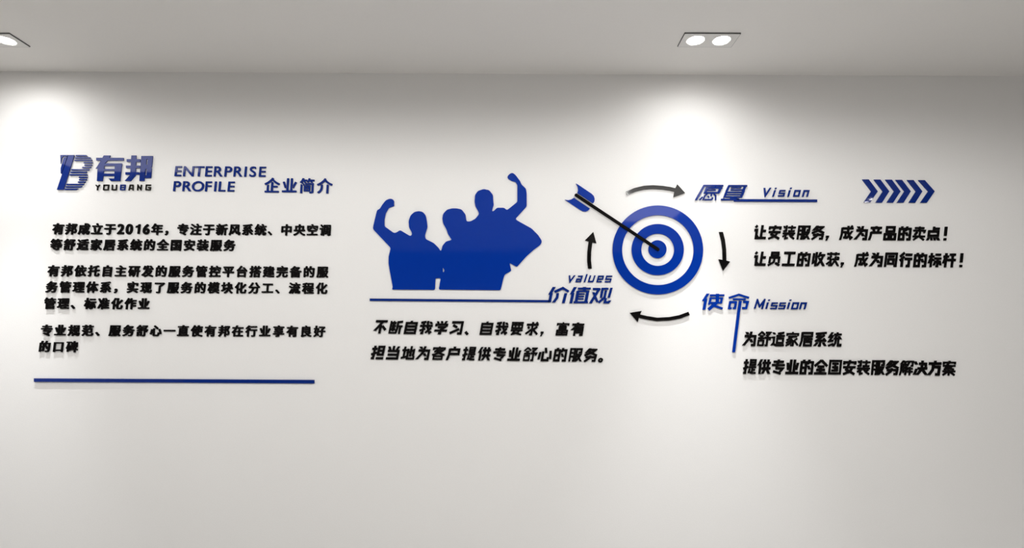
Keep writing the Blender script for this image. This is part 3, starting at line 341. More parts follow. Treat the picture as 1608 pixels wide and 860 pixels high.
'流': ([[503,362,504,154,487,72,466,24,425,-36,354,-101,324,-107,286,-102,232,-56,230,-36,247,2,310,78,342,143,370,235,370,289,359,316,359,349,416,372,476,372],[291,328,324,303,337,278,336,240,308,154,255,61,214,13,196,-41,170,-85,145,-96,91,-92,28,-36,25,2,137,181,209,316,254,333],[736,377,757,383,828,377,853,321,868,311,868,186,852,148,852,45,857,34,871,31,884,40,885,137,893,158,941,157,1007,116,996,-31,988,-52,958,-81,920,-91,784,-90,749,-79,725,-54,717,-14,717,365],[660,377,684,365,688,-52,679,-63,660,-69,551,-67,537,-58,533,-41,539,359,584,377],[47,793,94,852,151,857,229,814,329,739,530,739,570,711,600,710,589,741,528,782,517,831,524,845,546,856,595,868,638,869,668,858,719,740,974,735,986,722,987,706,987,636,974,618,866,613,801,642,703,638,665,613,633,611,597,565,510,522,480,489,519,488,589,522,638,528,687,528,725,520,746,505,784,505,763,534,736,540,681,569,674,581,676,595,730,607,768,629,795,607,885,565,977,446,987,424,986,392,922,343,887,337,860,390,831,414,846,424,828,442,815,435,817,417,746,417,709,402,665,411,579,411,519,386,481,406,405,406,370,392,351,370,319,374,311,381,316,451,305,500,356,520,403,571,481,607,515,641,476,642,411,613,302,614,314,663,314,706,327,711,322,722,308,725,295,717,301,701,273,657,275,616,226,616,147,684,53,746,46,760],[273,381,221,359,189,363,107,421,4,475,-3,489,-1,518,48,577,124,577,224,527,278,489,283,424]], [(405,88,80),(120,-7,83),(795,-13,77),(612,11,75),(187,748,75),(187,459,77)]),
'现': ([[611,665,698,665,731,652,727,343,712,332,716,311,684,311,669,278,703,282,719,308,741,305,748,294,755,229,770,202,776,40,833,37,846,83,854,186,882,198,925,200,987,170,998,154,992,45,975,-25,939,-69,876,-85,709,-85,644,-61,627,-36,619,7,661,148,661,219,654,222,584,20,514,-45,419,-106,351,-110,294,-52,291,-14,354,34,430,72,459,102,507,186,541,210,559,240,576,343,582,652],[26,800,390,804,391,706,384,674,305,668,305,516,374,506,380,484,380,403,367,381,305,376,305,246,268,197,263,164,288,170,313,210,378,230,436,197,445,148,418,105,384,87,75,-4,37,-2,17,13,2,72,2,110,21,130,147,164,148,376,59,381,37,389,29,408,29,489,37,503,53,510,145,512,148,668,42,674,17,684,13,776],[918,240,866,229,795,229,788,240,781,305,765,338,765,690,709,698,551,694,543,354,526,251,508,229,443,229,386,262,386,354,402,365,414,397,414,495,402,527,386,538,386,657,389,665,408,663,425,695,423,793,411,806,394,806,394,812,427,820,882,820,918,809,922,787]], [(706,6,78),(227,452,101),(838,732,84)]),
'理': ([[952,818,960,798,958,332,949,321,931,316,746,315,744,262,963,252,976,235,975,148,966,137,947,132,746,131,744,56,996,47,1009,24,1009,-52,1001,-72,969,-80,286,-75,273,-52,273,18,278,29,313,47,340,51,579,52,581,126,573,131,411,131,403,110,389,98,302,80,259,55,91,-2,37,-4,12,7,-9,83,-4,121,124,164,126,170,126,376,31,383,17,392,13,414,13,489,21,503,42,511,126,516,126,668,26,674,7,684,2,776,10,796,42,804,358,804,369,766,370,717,357,674,283,668,283,516,353,506,359,484,358,403,346,381,283,376,283,246,257,219,243,195,241,175,243,168,268,175,297,221,351,230,365,148,389,123,403,137,391,219,378,237,356,233,362,249,389,257,579,258,581,311,394,316,376,321,367,332,365,354,380,365,392,397,392,495,380,527,365,538,365,652,389,665,403,706,396,798,370,814,405,826,920,826],[524,442,584,442,584,510,524,510],[741,442,801,442,801,510,741,510],[524,631,584,631,584,700,524,700],[741,631,801,631,801,700,741,700]], [(202,451,100)]),
'的': ([[606,-88,589,-75,562,-4,565,34,595,46,752,41,770,72,782,148,819,208,820,251,799,327,809,451,806,580,638,581,609,522,586,511,519,444,508,407,492,411,466,462,444,479,472,527,495,614,507,701,551,847,565,869,595,874,681,861,703,850,711,836,711,804,698,753,676,731,638,709,633,683,665,688,698,712,931,712,963,704,971,679,955,235,938,72,921,2,901,-36,866,-72,822,-88],[59,-81,45,-58,47,695,69,711,161,713,193,841,208,869,254,874,329,861,360,847,363,809,342,749,321,739,313,725,288,717,274,684,300,684,346,712,449,711,472,701,461,619,437,533,436,451,463,392,478,381,476,13,465,0,443,-4,199,-5,196,-63,183,-81],[199,122,319,122,319,304,199,304],[741,163,687,160,662,175,619,251,516,397,538,403,551,432,600,480,627,484,649,476,763,321,781,273,786,219,763,177],[319,580,199,580,199,431,319,431],[856,609,831,609,815,592,814,581,828,573,842,576,855,589]], [(850,56,81),(134,62,88),(689,287,79)]),
'直': ([[10,-66,2,-41,2,34,10,48,31,56,148,61,149,614,205,632,394,634,432,664,439,679,438,686,411,685,384,666,53,659,35,679,34,755,42,774,69,782,405,783,421,861,443,869,514,869,568,859,581,841,581,809,562,806,551,785,535,780,530,754,555,755,568,773,589,782,931,782,961,771,965,679,947,659,551,666,508,638,501,614,503,608,524,608,562,632,806,632,862,614,863,61,969,56,990,48,998,24,998,-52,990,-66,952,-74,42,-74],[294,78,297,64,313,57,692,57,703,59,712,72,709,86,698,92,308,92],[294,219,297,205,308,199,698,199,712,213,709,227,698,233,308,233],[288,365,291,351,302,345,703,345,717,359,714,373,703,379,302,379],[288,506,291,492,302,486,703,486,717,500,714,514,703,520,302,520]], [(222,18,86)]),
'研': ([[971,809,982,787,977,695,958,685,890,679,890,462,974,457,996,449,1004,430,1003,349,985,329,890,321,885,-101,860,-112,768,-112,746,-108,736,-97,733,321,660,326,652,321,646,213,623,99,562,-38,503,-108,459,-112,430,-106,375,-63,371,-25,408,-4,445,45,483,219,495,321,432,327,425,359,425,435,432,458,500,462,500,679,443,684,443,814,941,815],[102,-62,86,-56,78,-41,78,202,94,208,109,229,119,262,119,316,111,316,95,289,70,224,42,225,20,240,-7,305,-9,343,61,473,116,646,129,671,145,672,156,687,167,688,173,711,147,711,118,683,21,688,8,706,9,798,21,810,42,815,416,814,416,684,291,684,254,547,199,513,187,489,189,483,216,483,259,512,400,511,427,496,429,468,407,468,391,441,392,343,407,316,427,318,430,311,429,137,412,56,400,32,378,18,226,17,223,-41,210,-59],[226,144,278,148,275,380,224,376],[730,683,657,679,660,458,733,462]], [(576,398,100),(136,407,92)]),
'碑': ([[7,804,37,815,427,814,452,804,459,767,573,766,606,861,627,869,687,869,746,859,760,847,765,831,765,804,711,771,697,755,698,738,723,739,768,766,931,766,961,755,965,349,958,334,941,328,849,326,847,219,993,208,1003,191,1003,110,996,96,979,89,849,87,847,-79,839,-99,817,-106,725,-107,689,-96,684,83,676,88,421,87,417,45,400,31,226,28,223,-36,210,-54,113,-58,82,-47,78,170,96,168,109,181,119,213,119,273,111,273,86,222,76,181,59,181,37,188,1,235,-13,256,-14,289,23,354,66,468,93,565,110,663,129,670,134,687,156,692,162,717,137,717,124,698,102,689,13,695,2,717],[394,216,378,205,377,197,377,99,394,85,408,99,396,121,396,181,408,202],[226,155,267,159,264,385,224,381],[281,689,251,549,210,525,193,489,219,489,259,517,384,516,397,473,397,332,419,294,421,214,438,214,492,185,589,185,681,214,717,321,730,336,801,336,817,324,833,329,835,343,822,355,705,354,685,338,660,249,568,214,541,193,530,193,486,226,449,233,454,265,497,291,584,325,602,343,602,354,568,355,497,326,437,327,430,343,430,484,423,516,403,549,403,684],[705,419,728,419,757,447,806,447,813,479,806,488,757,488,749,473,754,457,730,459,719,444,709,443],[618,489,606,498,589,489,557,488,548,473,554,451,595,448,618,473],[609,625,606,639,595,646,557,645,548,630,551,616,562,609,600,610],[749,625,757,610,801,609,811,616,815,630,806,645,763,646,752,639],[416,682,430,684,444,706,452,760,443,773,429,771,415,749,407,695]], [(763,147,102)]),
'程': ([[999,-74,963,-85,356,-82,349,-63,349,24,356,43,600,46,600,115,421,118,404,132,403,175,416,183,436,224,465,241,600,241,603,294,465,299,462,278,424,256,405,238,389,205,356,203,349,208,319,308,286,350,285,300,327,175,327,67,315,34,321,-96,286,-107,199,-106,178,-99,170,-79,170,110,211,273,210,346,182,294,135,121,104,83,53,77,26,85,-13,154,-14,181,-10,197,72,311,124,415,181,451,195,468,196,484,169,484,124,456,21,461,8,479,9,571,18,581,37,587,167,588,170,641,205,676,211,706,187,706,176,695,175,679,145,665,91,657,42,659,23,674,4,722,7,766,21,774,237,821,324,852,389,850,419,825,413,809,418,755,407,733,327,701,327,592,411,587,423,549,429,462,346,456,324,465,313,460,310,446,321,430,359,414,387,332,427,292,449,292,456,311,423,332,392,414,400,421,941,425,974,417,982,397,982,327,971,305,760,294,763,241,925,241,952,233,960,213,955,126,925,115,763,115,760,51,990,41,1004,18],[945,468,920,460,454,461,456,560,443,595,419,609,419,695,452,749,452,793,443,823,909,826,939,820,949,798],[793,695,579,700,576,587,790,583]], [(676,177,98),(862,737,81)]),
'空': ([[36,-58,35,29,53,49,411,52,411,245,172,245,151,250,139,262,137,294,161,307,183,342,313,371,725,371,822,345,849,314,868,316,868,267,855,250,584,245,581,56,589,51,941,51,960,45,971,29,969,-58,960,-69,941,-74,75,-74,48,-70],[476,560,473,522,381,446,329,412,178,372,140,341,129,316,91,324,47,392,46,424,53,437,64,432,96,437,172,460,194,481,216,518,302,577,384,601,449,583],[524,554,546,578,600,600,714,577,779,542,795,513,828,482,945,446,958,430,958,397,909,334,871,326,866,346,833,378,709,412,538,506,524,522],[969,506,958,493,925,489,839,515,804,565,801,618,692,619,611,639,557,619,449,619,384,639,319,619,194,618,191,544,163,495,140,482,53,464,39,473,34,489,35,728,45,744,69,750,389,750,440,722,470,721,452,755,392,787,381,809,383,836,400,854,459,872,530,872,544,863,560,836,600,751,936,750,963,742,971,722]], [(496,280,91),(319,497,76),(719,490,74),(884,658,86)]),
'立': ([[14,-52,13,45,31,65,275,67,302,49,346,42,427,54,459,67,503,68,581,284,641,506,687,530,784,523,819,511,819,489,704,121,696,105,638,69,626,40,658,40,698,67,963,67,982,61,992,45,991,-52,982,-63,963,-69,53,-69,26,-65],[199,513,232,523,313,530,360,511,429,251,451,137,449,97,335,75,283,94,256,246,197,473],[56,657,67,674,91,679,411,679,459,651,562,651,587,663,600,680,920,679,939,674,948,663,949,565,939,549,914,543,828,543,752,563,676,563,638,543,367,543,324,563,226,558,189,543,86,544,67,549,58,560],[597,690,568,692,481,664,468,679,438,693,415,717,388,798,391,847,470,874,519,874,541,866,585,749]], [(706,414,86),(350,208,86),(382,613,66),(489,765,85)]),
'等': ([[983,776,987,684,969,665,828,662,774,691,736,691,757,661,828,619,830,603,790,585,725,572,658,609,616,661,582,614,584,572,654,571,709,543,801,552,839,571,893,567,906,549,906,479,900,462,876,455,584,455,570,441,579,422,963,419,987,414,998,397,998,316,985,298,784,298,772,289,772,273,784,264,936,264,966,256,971,164,966,148,947,138,784,136,781,-41,771,-63,749,-85,719,-99,676,-107,514,-107,483,-96,472,-47,502,24,579,19,619,24,616,136,427,137,346,165,288,164,340,130,438,96,490,40,468,29,443,-40,421,-56,389,-58,356,-50,283,29,183,109,183,129,199,123,237,136,267,164,199,161,178,136,64,137,39,148,35,246,42,258,64,263,616,264,630,278,627,292,616,298,48,294,12,305,8,397,26,417,425,424,429,446,416,455,129,455,107,468,105,516,121,522,151,556,183,571,216,571,259,546,340,551,394,571,427,569,434,576,434,592,408,609,403,630,465,662,509,711,526,744,526,776,503,786,494,771,486,691,432,686,384,662,343,690,311,690,324,661,365,636,374,609,367,596,335,585,275,577,234,598,223,609,224,663,234,674,233,690,210,691,207,679,192,668,185,609,120,576,96,538,69,540,-4,587,-7,630,72,722,153,869,216,873,295,847,300,820,250,793,236,776,232,759,262,760,308,788,503,789,537,863,568,874,665,861,693,841,695,820,638,789,622,759,658,760,703,788,952,788]], [(703,202,98)]),
'管': ([[175,-101,170,349,172,356,192,354,207,376,216,449,779,454,797,446,804,370,819,349,836,343,836,235,811,222,319,221,315,235,297,236,290,235,290,219,308,211,313,194,324,188,817,188,839,197,876,193,890,170,890,-79,882,-99,855,-107,757,-106,738,-101,719,-80,340,-80,324,-104,302,-112,199,-112],[733,56,730,70,719,77,340,77,326,61,329,47,340,40,719,40],[321,332,335,318,671,318,681,324,685,338,671,352,335,352,324,346],[958,380,931,365,843,365,836,386,836,435,825,468,839,475,839,496,815,495,811,481,790,487,205,482,201,495,183,496,176,489,185,468,179,403,167,364,75,367,56,386,56,565,7,592,4,636,77,739,126,863,145,873,199,873,259,861,278,847,283,820,234,793,216,759,246,760,291,788,497,787,505,782,504,760,488,706,454,683,411,676,370,701,338,701,351,672,391,646,391,609,384,602,324,594,281,601,273,614,245,630,237,660,221,667,208,657,199,629,107,577,96,588,82,587,72,565,86,551,138,560,194,587,248,587,297,562,351,562,411,574,438,559,470,559,454,589,425,609,424,641,465,649,476,635,497,634,506,641,484,663,521,695,538,755,532,809,546,854,562,867,644,868,676,861,701,847,706,820,654,789,642,771,644,759,674,760,714,788,963,785,977,776,982,760,981,695,969,678,855,673,801,702,761,701,784,673,857,636,857,619,817,602,757,588,685,625,649,673,619,630,568,606,519,637,513,630,543,587,573,573,611,587,687,587,738,560,768,558,828,569,866,587,949,581,960,560]], [(792,-14,91),(150,706,76)]),
'系': ([[324,-99,307,-85,279,2,308,34,427,35,435,191,430,224,449,232,451,251,432,260,416,245,400,245,291,265,259,258,210,228,151,214,107,214,85,229,67,289,67,327,80,345,248,404,356,433,424,473,362,474,199,424,167,424,142,435,121,500,121,533,132,549,178,569,248,621,356,666,396,701,351,702,259,662,107,658,85,674,67,733,69,767,86,780,124,787,449,809,649,837,779,863,833,859,893,793,895,760,884,744,774,718,681,715,627,696,535,685,459,612,356,573,301,533,362,537,449,571,508,571,622,653,692,681,746,675,784,644,797,625,790,589,733,544,640,500,597,451,568,434,503,407,378,372,321,338,400,342,530,382,600,387,633,387,698,364,741,363,703,399,626,430,654,469,714,501,746,500,790,471,939,311,964,273,963,233,898,190,860,186,763,272,692,281,627,261,595,261,581,224,581,159,592,126,592,-4,571,-63,530,-86,492,-95],[615,219,676,242,730,242,763,231,835,159,893,124,972,45,977,24,972,2,898,-50,836,-47,727,61,622,150,614,170],[397,208,396,170,376,143,322,83,294,67,243,9,183,-37,156,-47,107,-45,31,11,31,45,48,65,142,132,192,181,270,226,297,231,367,220]], [(500,-10,81),(834,66,79),(143,34,80)]),
'统': ([[991,706,993,625,982,603,871,597,817,623,784,623,714,605,687,585,654,521,579,481,545,451,541,440,579,440,649,479,714,484,774,456,801,461,790,485,714,520,702,533,725,572,811,588,877,554,988,386,992,354,971,327,920,298,898,294,849,302,833,357,784,390,687,382,660,363,654,347,625,343,618,208,608,143,585,72,544,2,497,-45,435,-85,389,-106,335,-102,283,-41,278,-25,291,-7,394,38,423,67,435,99,463,289,492,335,508,339,514,353,579,353,600,340,614,354,600,371,503,366,484,359,481,346,467,343,449,322,416,320,411,341,354,386,355,414,371,446,424,484,472,549,562,597,584,626,546,626,486,597,438,597,433,571,397,511,338,457,322,424,319,395,223,338,187,300,189,293,230,300,313,350,346,354,359,349,391,311,413,311,413,251,405,237,91,154,42,156,21,174,2,229,7,278,34,294,89,354,181,408,206,435,207,446,178,447,91,397,31,399,14,414,-7,479,-7,516,34,554,77,619,153,766,189,854,202,869,259,873,319,848,349,831,353,798,308,701,281,677,226,585,167,545,145,510,186,516,240,549,313,658,346,658,367,622,397,592,425,592,429,609,400,633,365,690,370,711,384,720,573,723,619,695,644,694,638,720,575,760,555,804,555,836,562,850,622,868,681,869,703,861,736,804,768,723,963,722,982,717],[660,340,676,336,703,353,736,356,803,349,814,289,817,35,841,40,854,154,866,166,931,168,999,132,1004,105,992,-4,972,-52,949,-74,904,-90,746,-91,703,-81,673,-58,657,-14],[407,164,401,105,389,75,281,26,259,5,96,-46,37,-46,15,-32,2,29,4,67,15,79,335,175,389,175],[684,695,741,694,754,706,754,717,746,724,730,724]], [(243,759,84),(743,-4,83),(126,38,71)]),
'自': ([[129,-104,121,-79,126,722,156,733,378,735,411,854,421,865,449,869,557,862,579,847,581,804,566,766,508,735,497,705,528,706,573,734,860,733,887,726,895,701,890,-96,860,-107,752,-104,736,-92,733,-58,725,-53,291,-53,283,-58,281,-96,264,-110,156,-112],[733,159,725,164,286,163,283,83,291,78,730,79],[733,376,725,381,286,380,283,300,291,295,730,295],[283,516,291,512,730,512,733,598,725,603,286,602]], [(801,441,93)]),
'舒': ([[64,-88,56,-69,58,273,67,284,86,289,199,290,208,311,199,331,53,333,37,340,29,354,29,435,40,451,64,457,194,457,207,468,199,494,124,495,99,506,118,519,131,544,140,591,183,591,254,620,313,620,389,591,411,591,425,538,445,522,427,495,362,494,353,479,362,458,449,458,472,500,492,512,611,512,698,483,742,484,706,516,611,547,546,589,548,614,530,660,510,657,505,636,514,605,533,592,505,554,459,537,444,581,405,620,313,656,281,682,267,679,254,656,189,632,151,610,106,571,81,516,40,522,-7,598,-6,632,109,722,153,766,226,866,248,874,291,873,359,847,369,831,365,798,449,736,470,703,500,674,519,665,595,687,681,665,714,666,784,700,802,717,803,728,768,729,703,700,616,720,579,719,524,700,503,715,484,749,486,809,503,823,893,831,912,825,961,787,965,755,945,717,815,571,866,512,936,510,993,495,1002,484,1003,457,937,284,909,239,828,237,808,246,799,267,810,349,855,384,860,409,828,405,792,381,777,359,765,262,777,229,792,219,792,-36,782,-69,763,-88,741,-99,671,-112,573,-112,546,-104,534,-79,528,-36,534,13,635,24,635,376,627,381,524,380,520,349,503,334,367,332,354,321,362,290,470,289,489,284,498,273,499,-58,492,-72,465,-80,373,-79,351,-72,340,-48,221,-47,213,-52,208,-85,194,-94,91,-96],[213,83,340,79,343,159,216,163],[497,384,506,408,493,414,492,449,476,453,467,430,480,424,481,389],[798,484,842,484,851,506,844,513,828,513],[293,706,293,717,275,734,258,717,270,699,286,699]], [(274,400,95)]),
'良': ([[140,769,167,777,400,777,440,749,470,748,459,778,403,814,404,847,438,867,524,880,560,869,595,778,839,777,869,766,874,327,934,278,937,235,901,202,784,125,714,124,680,110,703,93,790,90,869,56,985,21,992,7,991,-25,941,-93,920,-101,871,-99,763,-65,657,-14,577,40,553,89,528,121,470,146,445,170,373,283,308,283,300,278,299,105,294,89,259,53,259,27,278,29,313,71,470,110,497,101,521,78,548,24,547,-4,514,-23,199,-111,151,-111,126,-96,91,-43,88,-20,132,56,132,744],[851,316,833,324,828,312,774,307,703,283,584,283,524,312,495,311,508,283,589,242,627,206,687,242,804,278,828,298,847,300],[300,414,308,409,709,409,711,462,703,467,302,467],[300,598,308,593,703,593,711,598,711,641,703,646,308,646,300,641]], [(223,335,91)]),
'范': ([[340,266,365,181,336,89,167,-99,140,-107,94,-101,37,-38,39,7,216,188,232,183,254,189,316,256],[411,567,589,572,602,554,627,546,725,546,750,554,763,572,882,571,907,560,911,240,898,212,833,177,774,169,627,172,611,185,583,251,583,284,600,298,752,301,752,440,535,440,532,56,539,45,557,40,811,41,830,56,835,72,841,137,887,170,925,168,987,143,1004,116,986,-4,966,-41,936,-72,876,-91,486,-91,443,-81,397,-52,372,-4,365,56,403,181,366,294,365,376,392,468,376,533],[327,294,305,289,245,224,216,211,23,311,14,321,13,349,61,414,124,418,316,327,325,316],[335,395,291,386,254,396,80,502,72,522,77,549,124,599,183,603,216,591,259,542,340,518,353,495,354,468],[987,679,979,659,958,652,763,651,757,579,746,585,714,579,606,585,595,579,589,651,405,651,402,598,352,554,335,554,268,576,241,614,237,651,48,652,23,657,13,674,13,755,21,774,42,782,237,783,242,852,264,868,367,869,392,863,402,847,405,783,584,782,592,787,593,847,603,863,730,869,749,863,758,852,763,783,952,782,977,776,987,760]], [(130,-19,81),(454,18,83),(208,298,72),(175,529,71),(674,714,106)]),
'行': ([[286,-111,172,-111,156,-104,149,-90,148,219,190,316,190,359,154,321,125,246,102,230,64,229,42,237,-15,300,-20,327,-6,352,55,397,164,506,286,654,319,658,402,630,417,614,419,587,416,575,351,530,311,430,310,-85,305,-101],[993,522,998,430,990,410,969,403,847,397,847,-20,831,-63,795,-92,725,-106,562,-107,538,-101,501,-14,508,21,535,29,595,24,684,29,684,397,362,407,349,430,382,516,411,533,958,533],[376,831,363,776,333,733,299,701,277,690,183,589,115,538,86,532,48,537,1,592,-4,614,1,646,99,722,196,820,229,863,297,868,362,843],[392,701,393,760,408,804,416,808,936,809,960,804,971,787,971,701,963,687,947,680,427,679,403,684]], [(227,443,85),(762,445,89),(270,784,80),(462,741,62)]),
'装': ([[9,321,21,334,42,338,221,338,254,324,362,324,394,336,435,311,470,310,454,340,408,370,459,380,497,396,514,396,524,379,600,338,974,336,988,327,993,305,992,240,974,221,941,218,909,237,871,247,801,247,703,218,665,218,606,247,573,247,572,240,589,217,676,174,806,211,839,233,855,218,931,194,933,175,925,161,828,103,752,103,718,89,741,71,833,68,904,39,979,20,1002,2,1002,-31,961,-90,941,-100,882,-100,784,-70,703,-32,649,3,616,70,589,96,521,121,481,179,378,119,375,83,362,75,335,38,334,13,358,18,378,53,530,84,584,58,614,-20,584,-34,264,-111,205,-110,189,-97,166,-41,166,-9,208,13,248,53,260,72,260,99,237,95,216,64,183,38,118,19,64,18,42,26,1,78,-1,117,26,135,189,182,335,210,392,246,335,247,199,218,31,219,15,226,8,240],[497,242,486,242,474,229,467,197,481,181,495,186,505,202],[373,865,386,847,386,744,364,744,348,717,349,625,364,598,384,600,386,592,386,538,364,500,370,365,351,357,264,357,229,370,230,419,270,481,270,517,241,500,210,449,194,439,91,394,29,397,-3,462,-3,495,10,514,156,577,210,585,250,614,271,690,230,793,234,858,264,869],[955,392,925,381,595,381,541,409,432,409,400,390,398,489,405,506,579,507,581,603,389,607,381,641,381,706,388,733,579,734,586,858,611,869,703,869,730,865,742,852,746,734,941,733,966,728,977,701,976,630,966,614,744,603,746,507,925,506,952,498,960,479],[216,627,183,612,151,616,104,663,34,717,29,739,34,766,75,807,96,814,145,812,194,780,206,766,236,684]], [(264,-32,71),(308,792,72),(666,674,100),(137,729,73)]),
'规': ([[644,665,730,665,753,657,760,625,760,392,754,376,759,332,727,332,713,316,711,294,733,294,763,322,770,311,777,229,798,197,798,34,817,29,841,34,852,83,858,186,871,193,920,196,990,166,1002,154,991,2,972,-47,944,-74,920,-84,876,-91,746,-91,703,-83,673,-69,648,-31,643,2,682,126,681,194,649,135,618,29,606,9,524,-61,465,-97,438,-106,389,-104,329,-43,332,-4,346,9,405,22,457,61,486,91,537,181,589,226,602,251,620,403,620,652,622,659],[297,857,313,850,321,836,324,707,416,707,429,679,429,603,421,579,321,571,321,479,427,474,440,430,439,381,428,343,319,346,306,338,306,321,354,289,468,154,472,137,454,103,413,67,384,49,351,44,300,110,282,208,259,236,247,202,262,105,224,24,186,-31,129,-93,107,-101,64,-99,1,-41,-2,2,50,56,99,132,142,251,154,332,181,332,199,351,201,365,199,371,178,371,151,342,31,343,4,358,2,446,10,466,31,473,164,479,161,575,53,576,31,584,23,603,24,684,31,698,48,705,161,707,165,836,175,852,199,858],[936,237,887,229,817,229,810,240,809,289,788,354,793,381,793,636,779,694,741,698,595,694,586,668,586,414,569,262,546,229,465,229,441,240,435,321,459,335,473,376,467,468,452,489,435,495,435,549,451,560,463,592,463,690,451,722,435,733,436,798,443,812,476,820,904,820,939,809,944,262]], [(908,-2,76),(238,646,98),(853,732,83)]),
'调': ([[958,818,966,793,966,-25,950,-69,909,-97,866,-106,725,-106,703,-92,679,-20,681,7,709,20,811,21,824,34,836,67,836,327,830,349,846,365,856,392,856,451,849,482,833,497,815,495,830,511,842,544,842,630,830,663,814,674,814,695,806,700,722,695,725,648,795,647,802,641,808,554,796,527,725,526,716,511,725,485,812,484,824,446,825,408,811,367,779,373,514,373,497,368,488,397,488,451,497,484,573,485,582,506,573,526,514,527,500,549,500,625,507,641,514,647,573,648,576,695,503,700,495,695,495,674,481,666,467,636,467,538,494,495,476,497,456,473,456,381,472,349,462,327,462,229,445,61,438,18,422,-25,381,-96,367,-104,308,-104,256,-69,257,-47,319,26,340,84,302,57,237,-17,216,-72,178,-80,134,-72,93,-25,88,7,93,24,131,72,142,116,143,419,31,424,10,432,2,451,7,544,21,552,48,555,248,555,295,544,299,219,286,211,262,164,259,109,287,132,333,219,338,587,365,668,338,755,338,804,346,818,384,826,925,826],[476,15,495,219,495,316,503,334,524,340,768,340,797,332,803,316,803,78,795,54,616,50,609,18,584,7,497,7],[351,123,363,175,354,191,340,195,329,189,326,175,344,126],[616,171,676,171,676,228,616,228],[294,592,264,586,216,596,185,636,66,749,64,789,116,841,151,847,191,841,308,735,326,690,326,652,309,609],[581,701,595,692,622,699,676,699,703,692,717,706,692,729,611,729,592,722]], [(642,590,90),(564,109,79),(242,689,78)]),
'适': ([[1003,18,979,-59,952,-74,465,-79,335,-50,221,11,170,-31,121,-90,91,-96,53,-92,-1,-21,-3,13,64,81,132,126,132,376,26,381,4,389,-4,408,-2,495,10,507,31,511,248,512,259,502,289,468,289,137,319,114,353,72,378,59,530,46,709,46,974,61,999,51],[925,103,887,86,503,83,389,92,362,108,343,143,346,415,373,430,551,431,554,495,302,500,263,549,286,595,319,625,551,626,555,652,568,660,571,674,565,684,551,688,535,678,486,674,400,668,340,672,311,733,311,766,319,780,351,793,627,820,833,863,882,861,901,847,931,793,928,749,904,735,860,724,719,700,717,630,985,621,998,603,996,516,985,504,963,500,719,499,717,435,898,430,923,419],[765,305,757,310,503,310,500,208,508,203,763,203],[28,787,86,829,156,827,273,711,310,652,264,623,237,574,178,575,104,663,28,739,23,760]], [(205,414,83),(636,568,102),(198,674,79)]),
'邦': ([[91,-110,23,-52,20,-14,115,72,164,148,232,195,238,219,212,219,167,191,21,193,2,213,4,305,13,316,31,321,216,323,224,397,51,408,40,424,40,506,51,522,69,527,221,528,224,603,29,614,18,636,20,717,29,728,48,733,221,734,224,841,232,861,259,869,367,867,386,847,389,734,524,734,537,690,537,646,524,608,386,603,389,528,514,528,526,489,527,446,514,402,389,402,381,327,530,323,542,284,542,229,530,190,362,190,297,38,230,-47,156,-108],[551,-110,537,-101,533,-85,533,175,535,183,555,181,570,202,574,289,568,319,551,334,533,332,533,370,553,403,560,435,560,495,553,527,533,560,533,587,549,592,564,614,571,701,557,742,533,755,534,798,546,810,568,815,931,810,988,771,992,733,853,457,934,370,969,300,982,240,981,154,969,110,955,83,925,53,876,31,839,23,714,23,702,34,690,126,702,154,795,160,814,170,825,208,814,262,792,305,719,384,702,419,707,489,724,549,767,641,833,682,846,711,814,711,768,684,692,683,688,544,667,468,669,408,690,365,690,175,671,168,657,137,669,24,690,-9,689,-90,681,-104,665,-111],[799,446,811,440,833,444,841,451,841,468,828,476,806,469]], [(303,666,101),(896,160,82)]),
'风': ([[1,-52,-2,-14,50,78,72,137,104,284,115,408,116,793,124,812,161,820,839,820,871,812,879,793,879,311,885,208,868,170,873,40,898,11,910,24,901,159,914,186,960,181,1010,126,1014,72,1003,-14,991,-52,974,-77,952,-92,914,-101,871,-100,844,-92,797,-69,757,7,755,29,770,45,777,94,722,262,717,500,733,598,733,652,714,689,616,704,562,689,281,689,277,652,245,598,246,544,278,457,272,294,255,197,197,105,196,67,207,29,200,2,143,-101,129,-110,69,-108],[254,15,230,72,230,94,240,116,281,177,369,278,413,343,306,479,278,560,279,592,295,619,324,636,362,636,384,628,478,516,489,489,483,462,491,435,508,416,522,446,511,489,517,500,513,527,560,646,589,664,611,666,692,655,699,646,700,609,682,511,606,354,699,224,743,89,738,45,687,19,644,19,624,29,529,181,533,246,514,279,500,251,498,181,454,123,335,11,281,7]], [(789,725,84),(621,191,83)]),
'，': ([[121,-128,94,-74,99,-31,161,6,194,37,208,40,216,58,240,56,260,83,259,90,232,90,210,65,189,68,164,78,142,99,126,137,127,191,134,215,167,249,194,261,286,262,324,247,349,224,363,197,375,132,369,56,346,-5,324,-39,275,-88,240,-112,189,-133]], [(216,174,86)]),
}
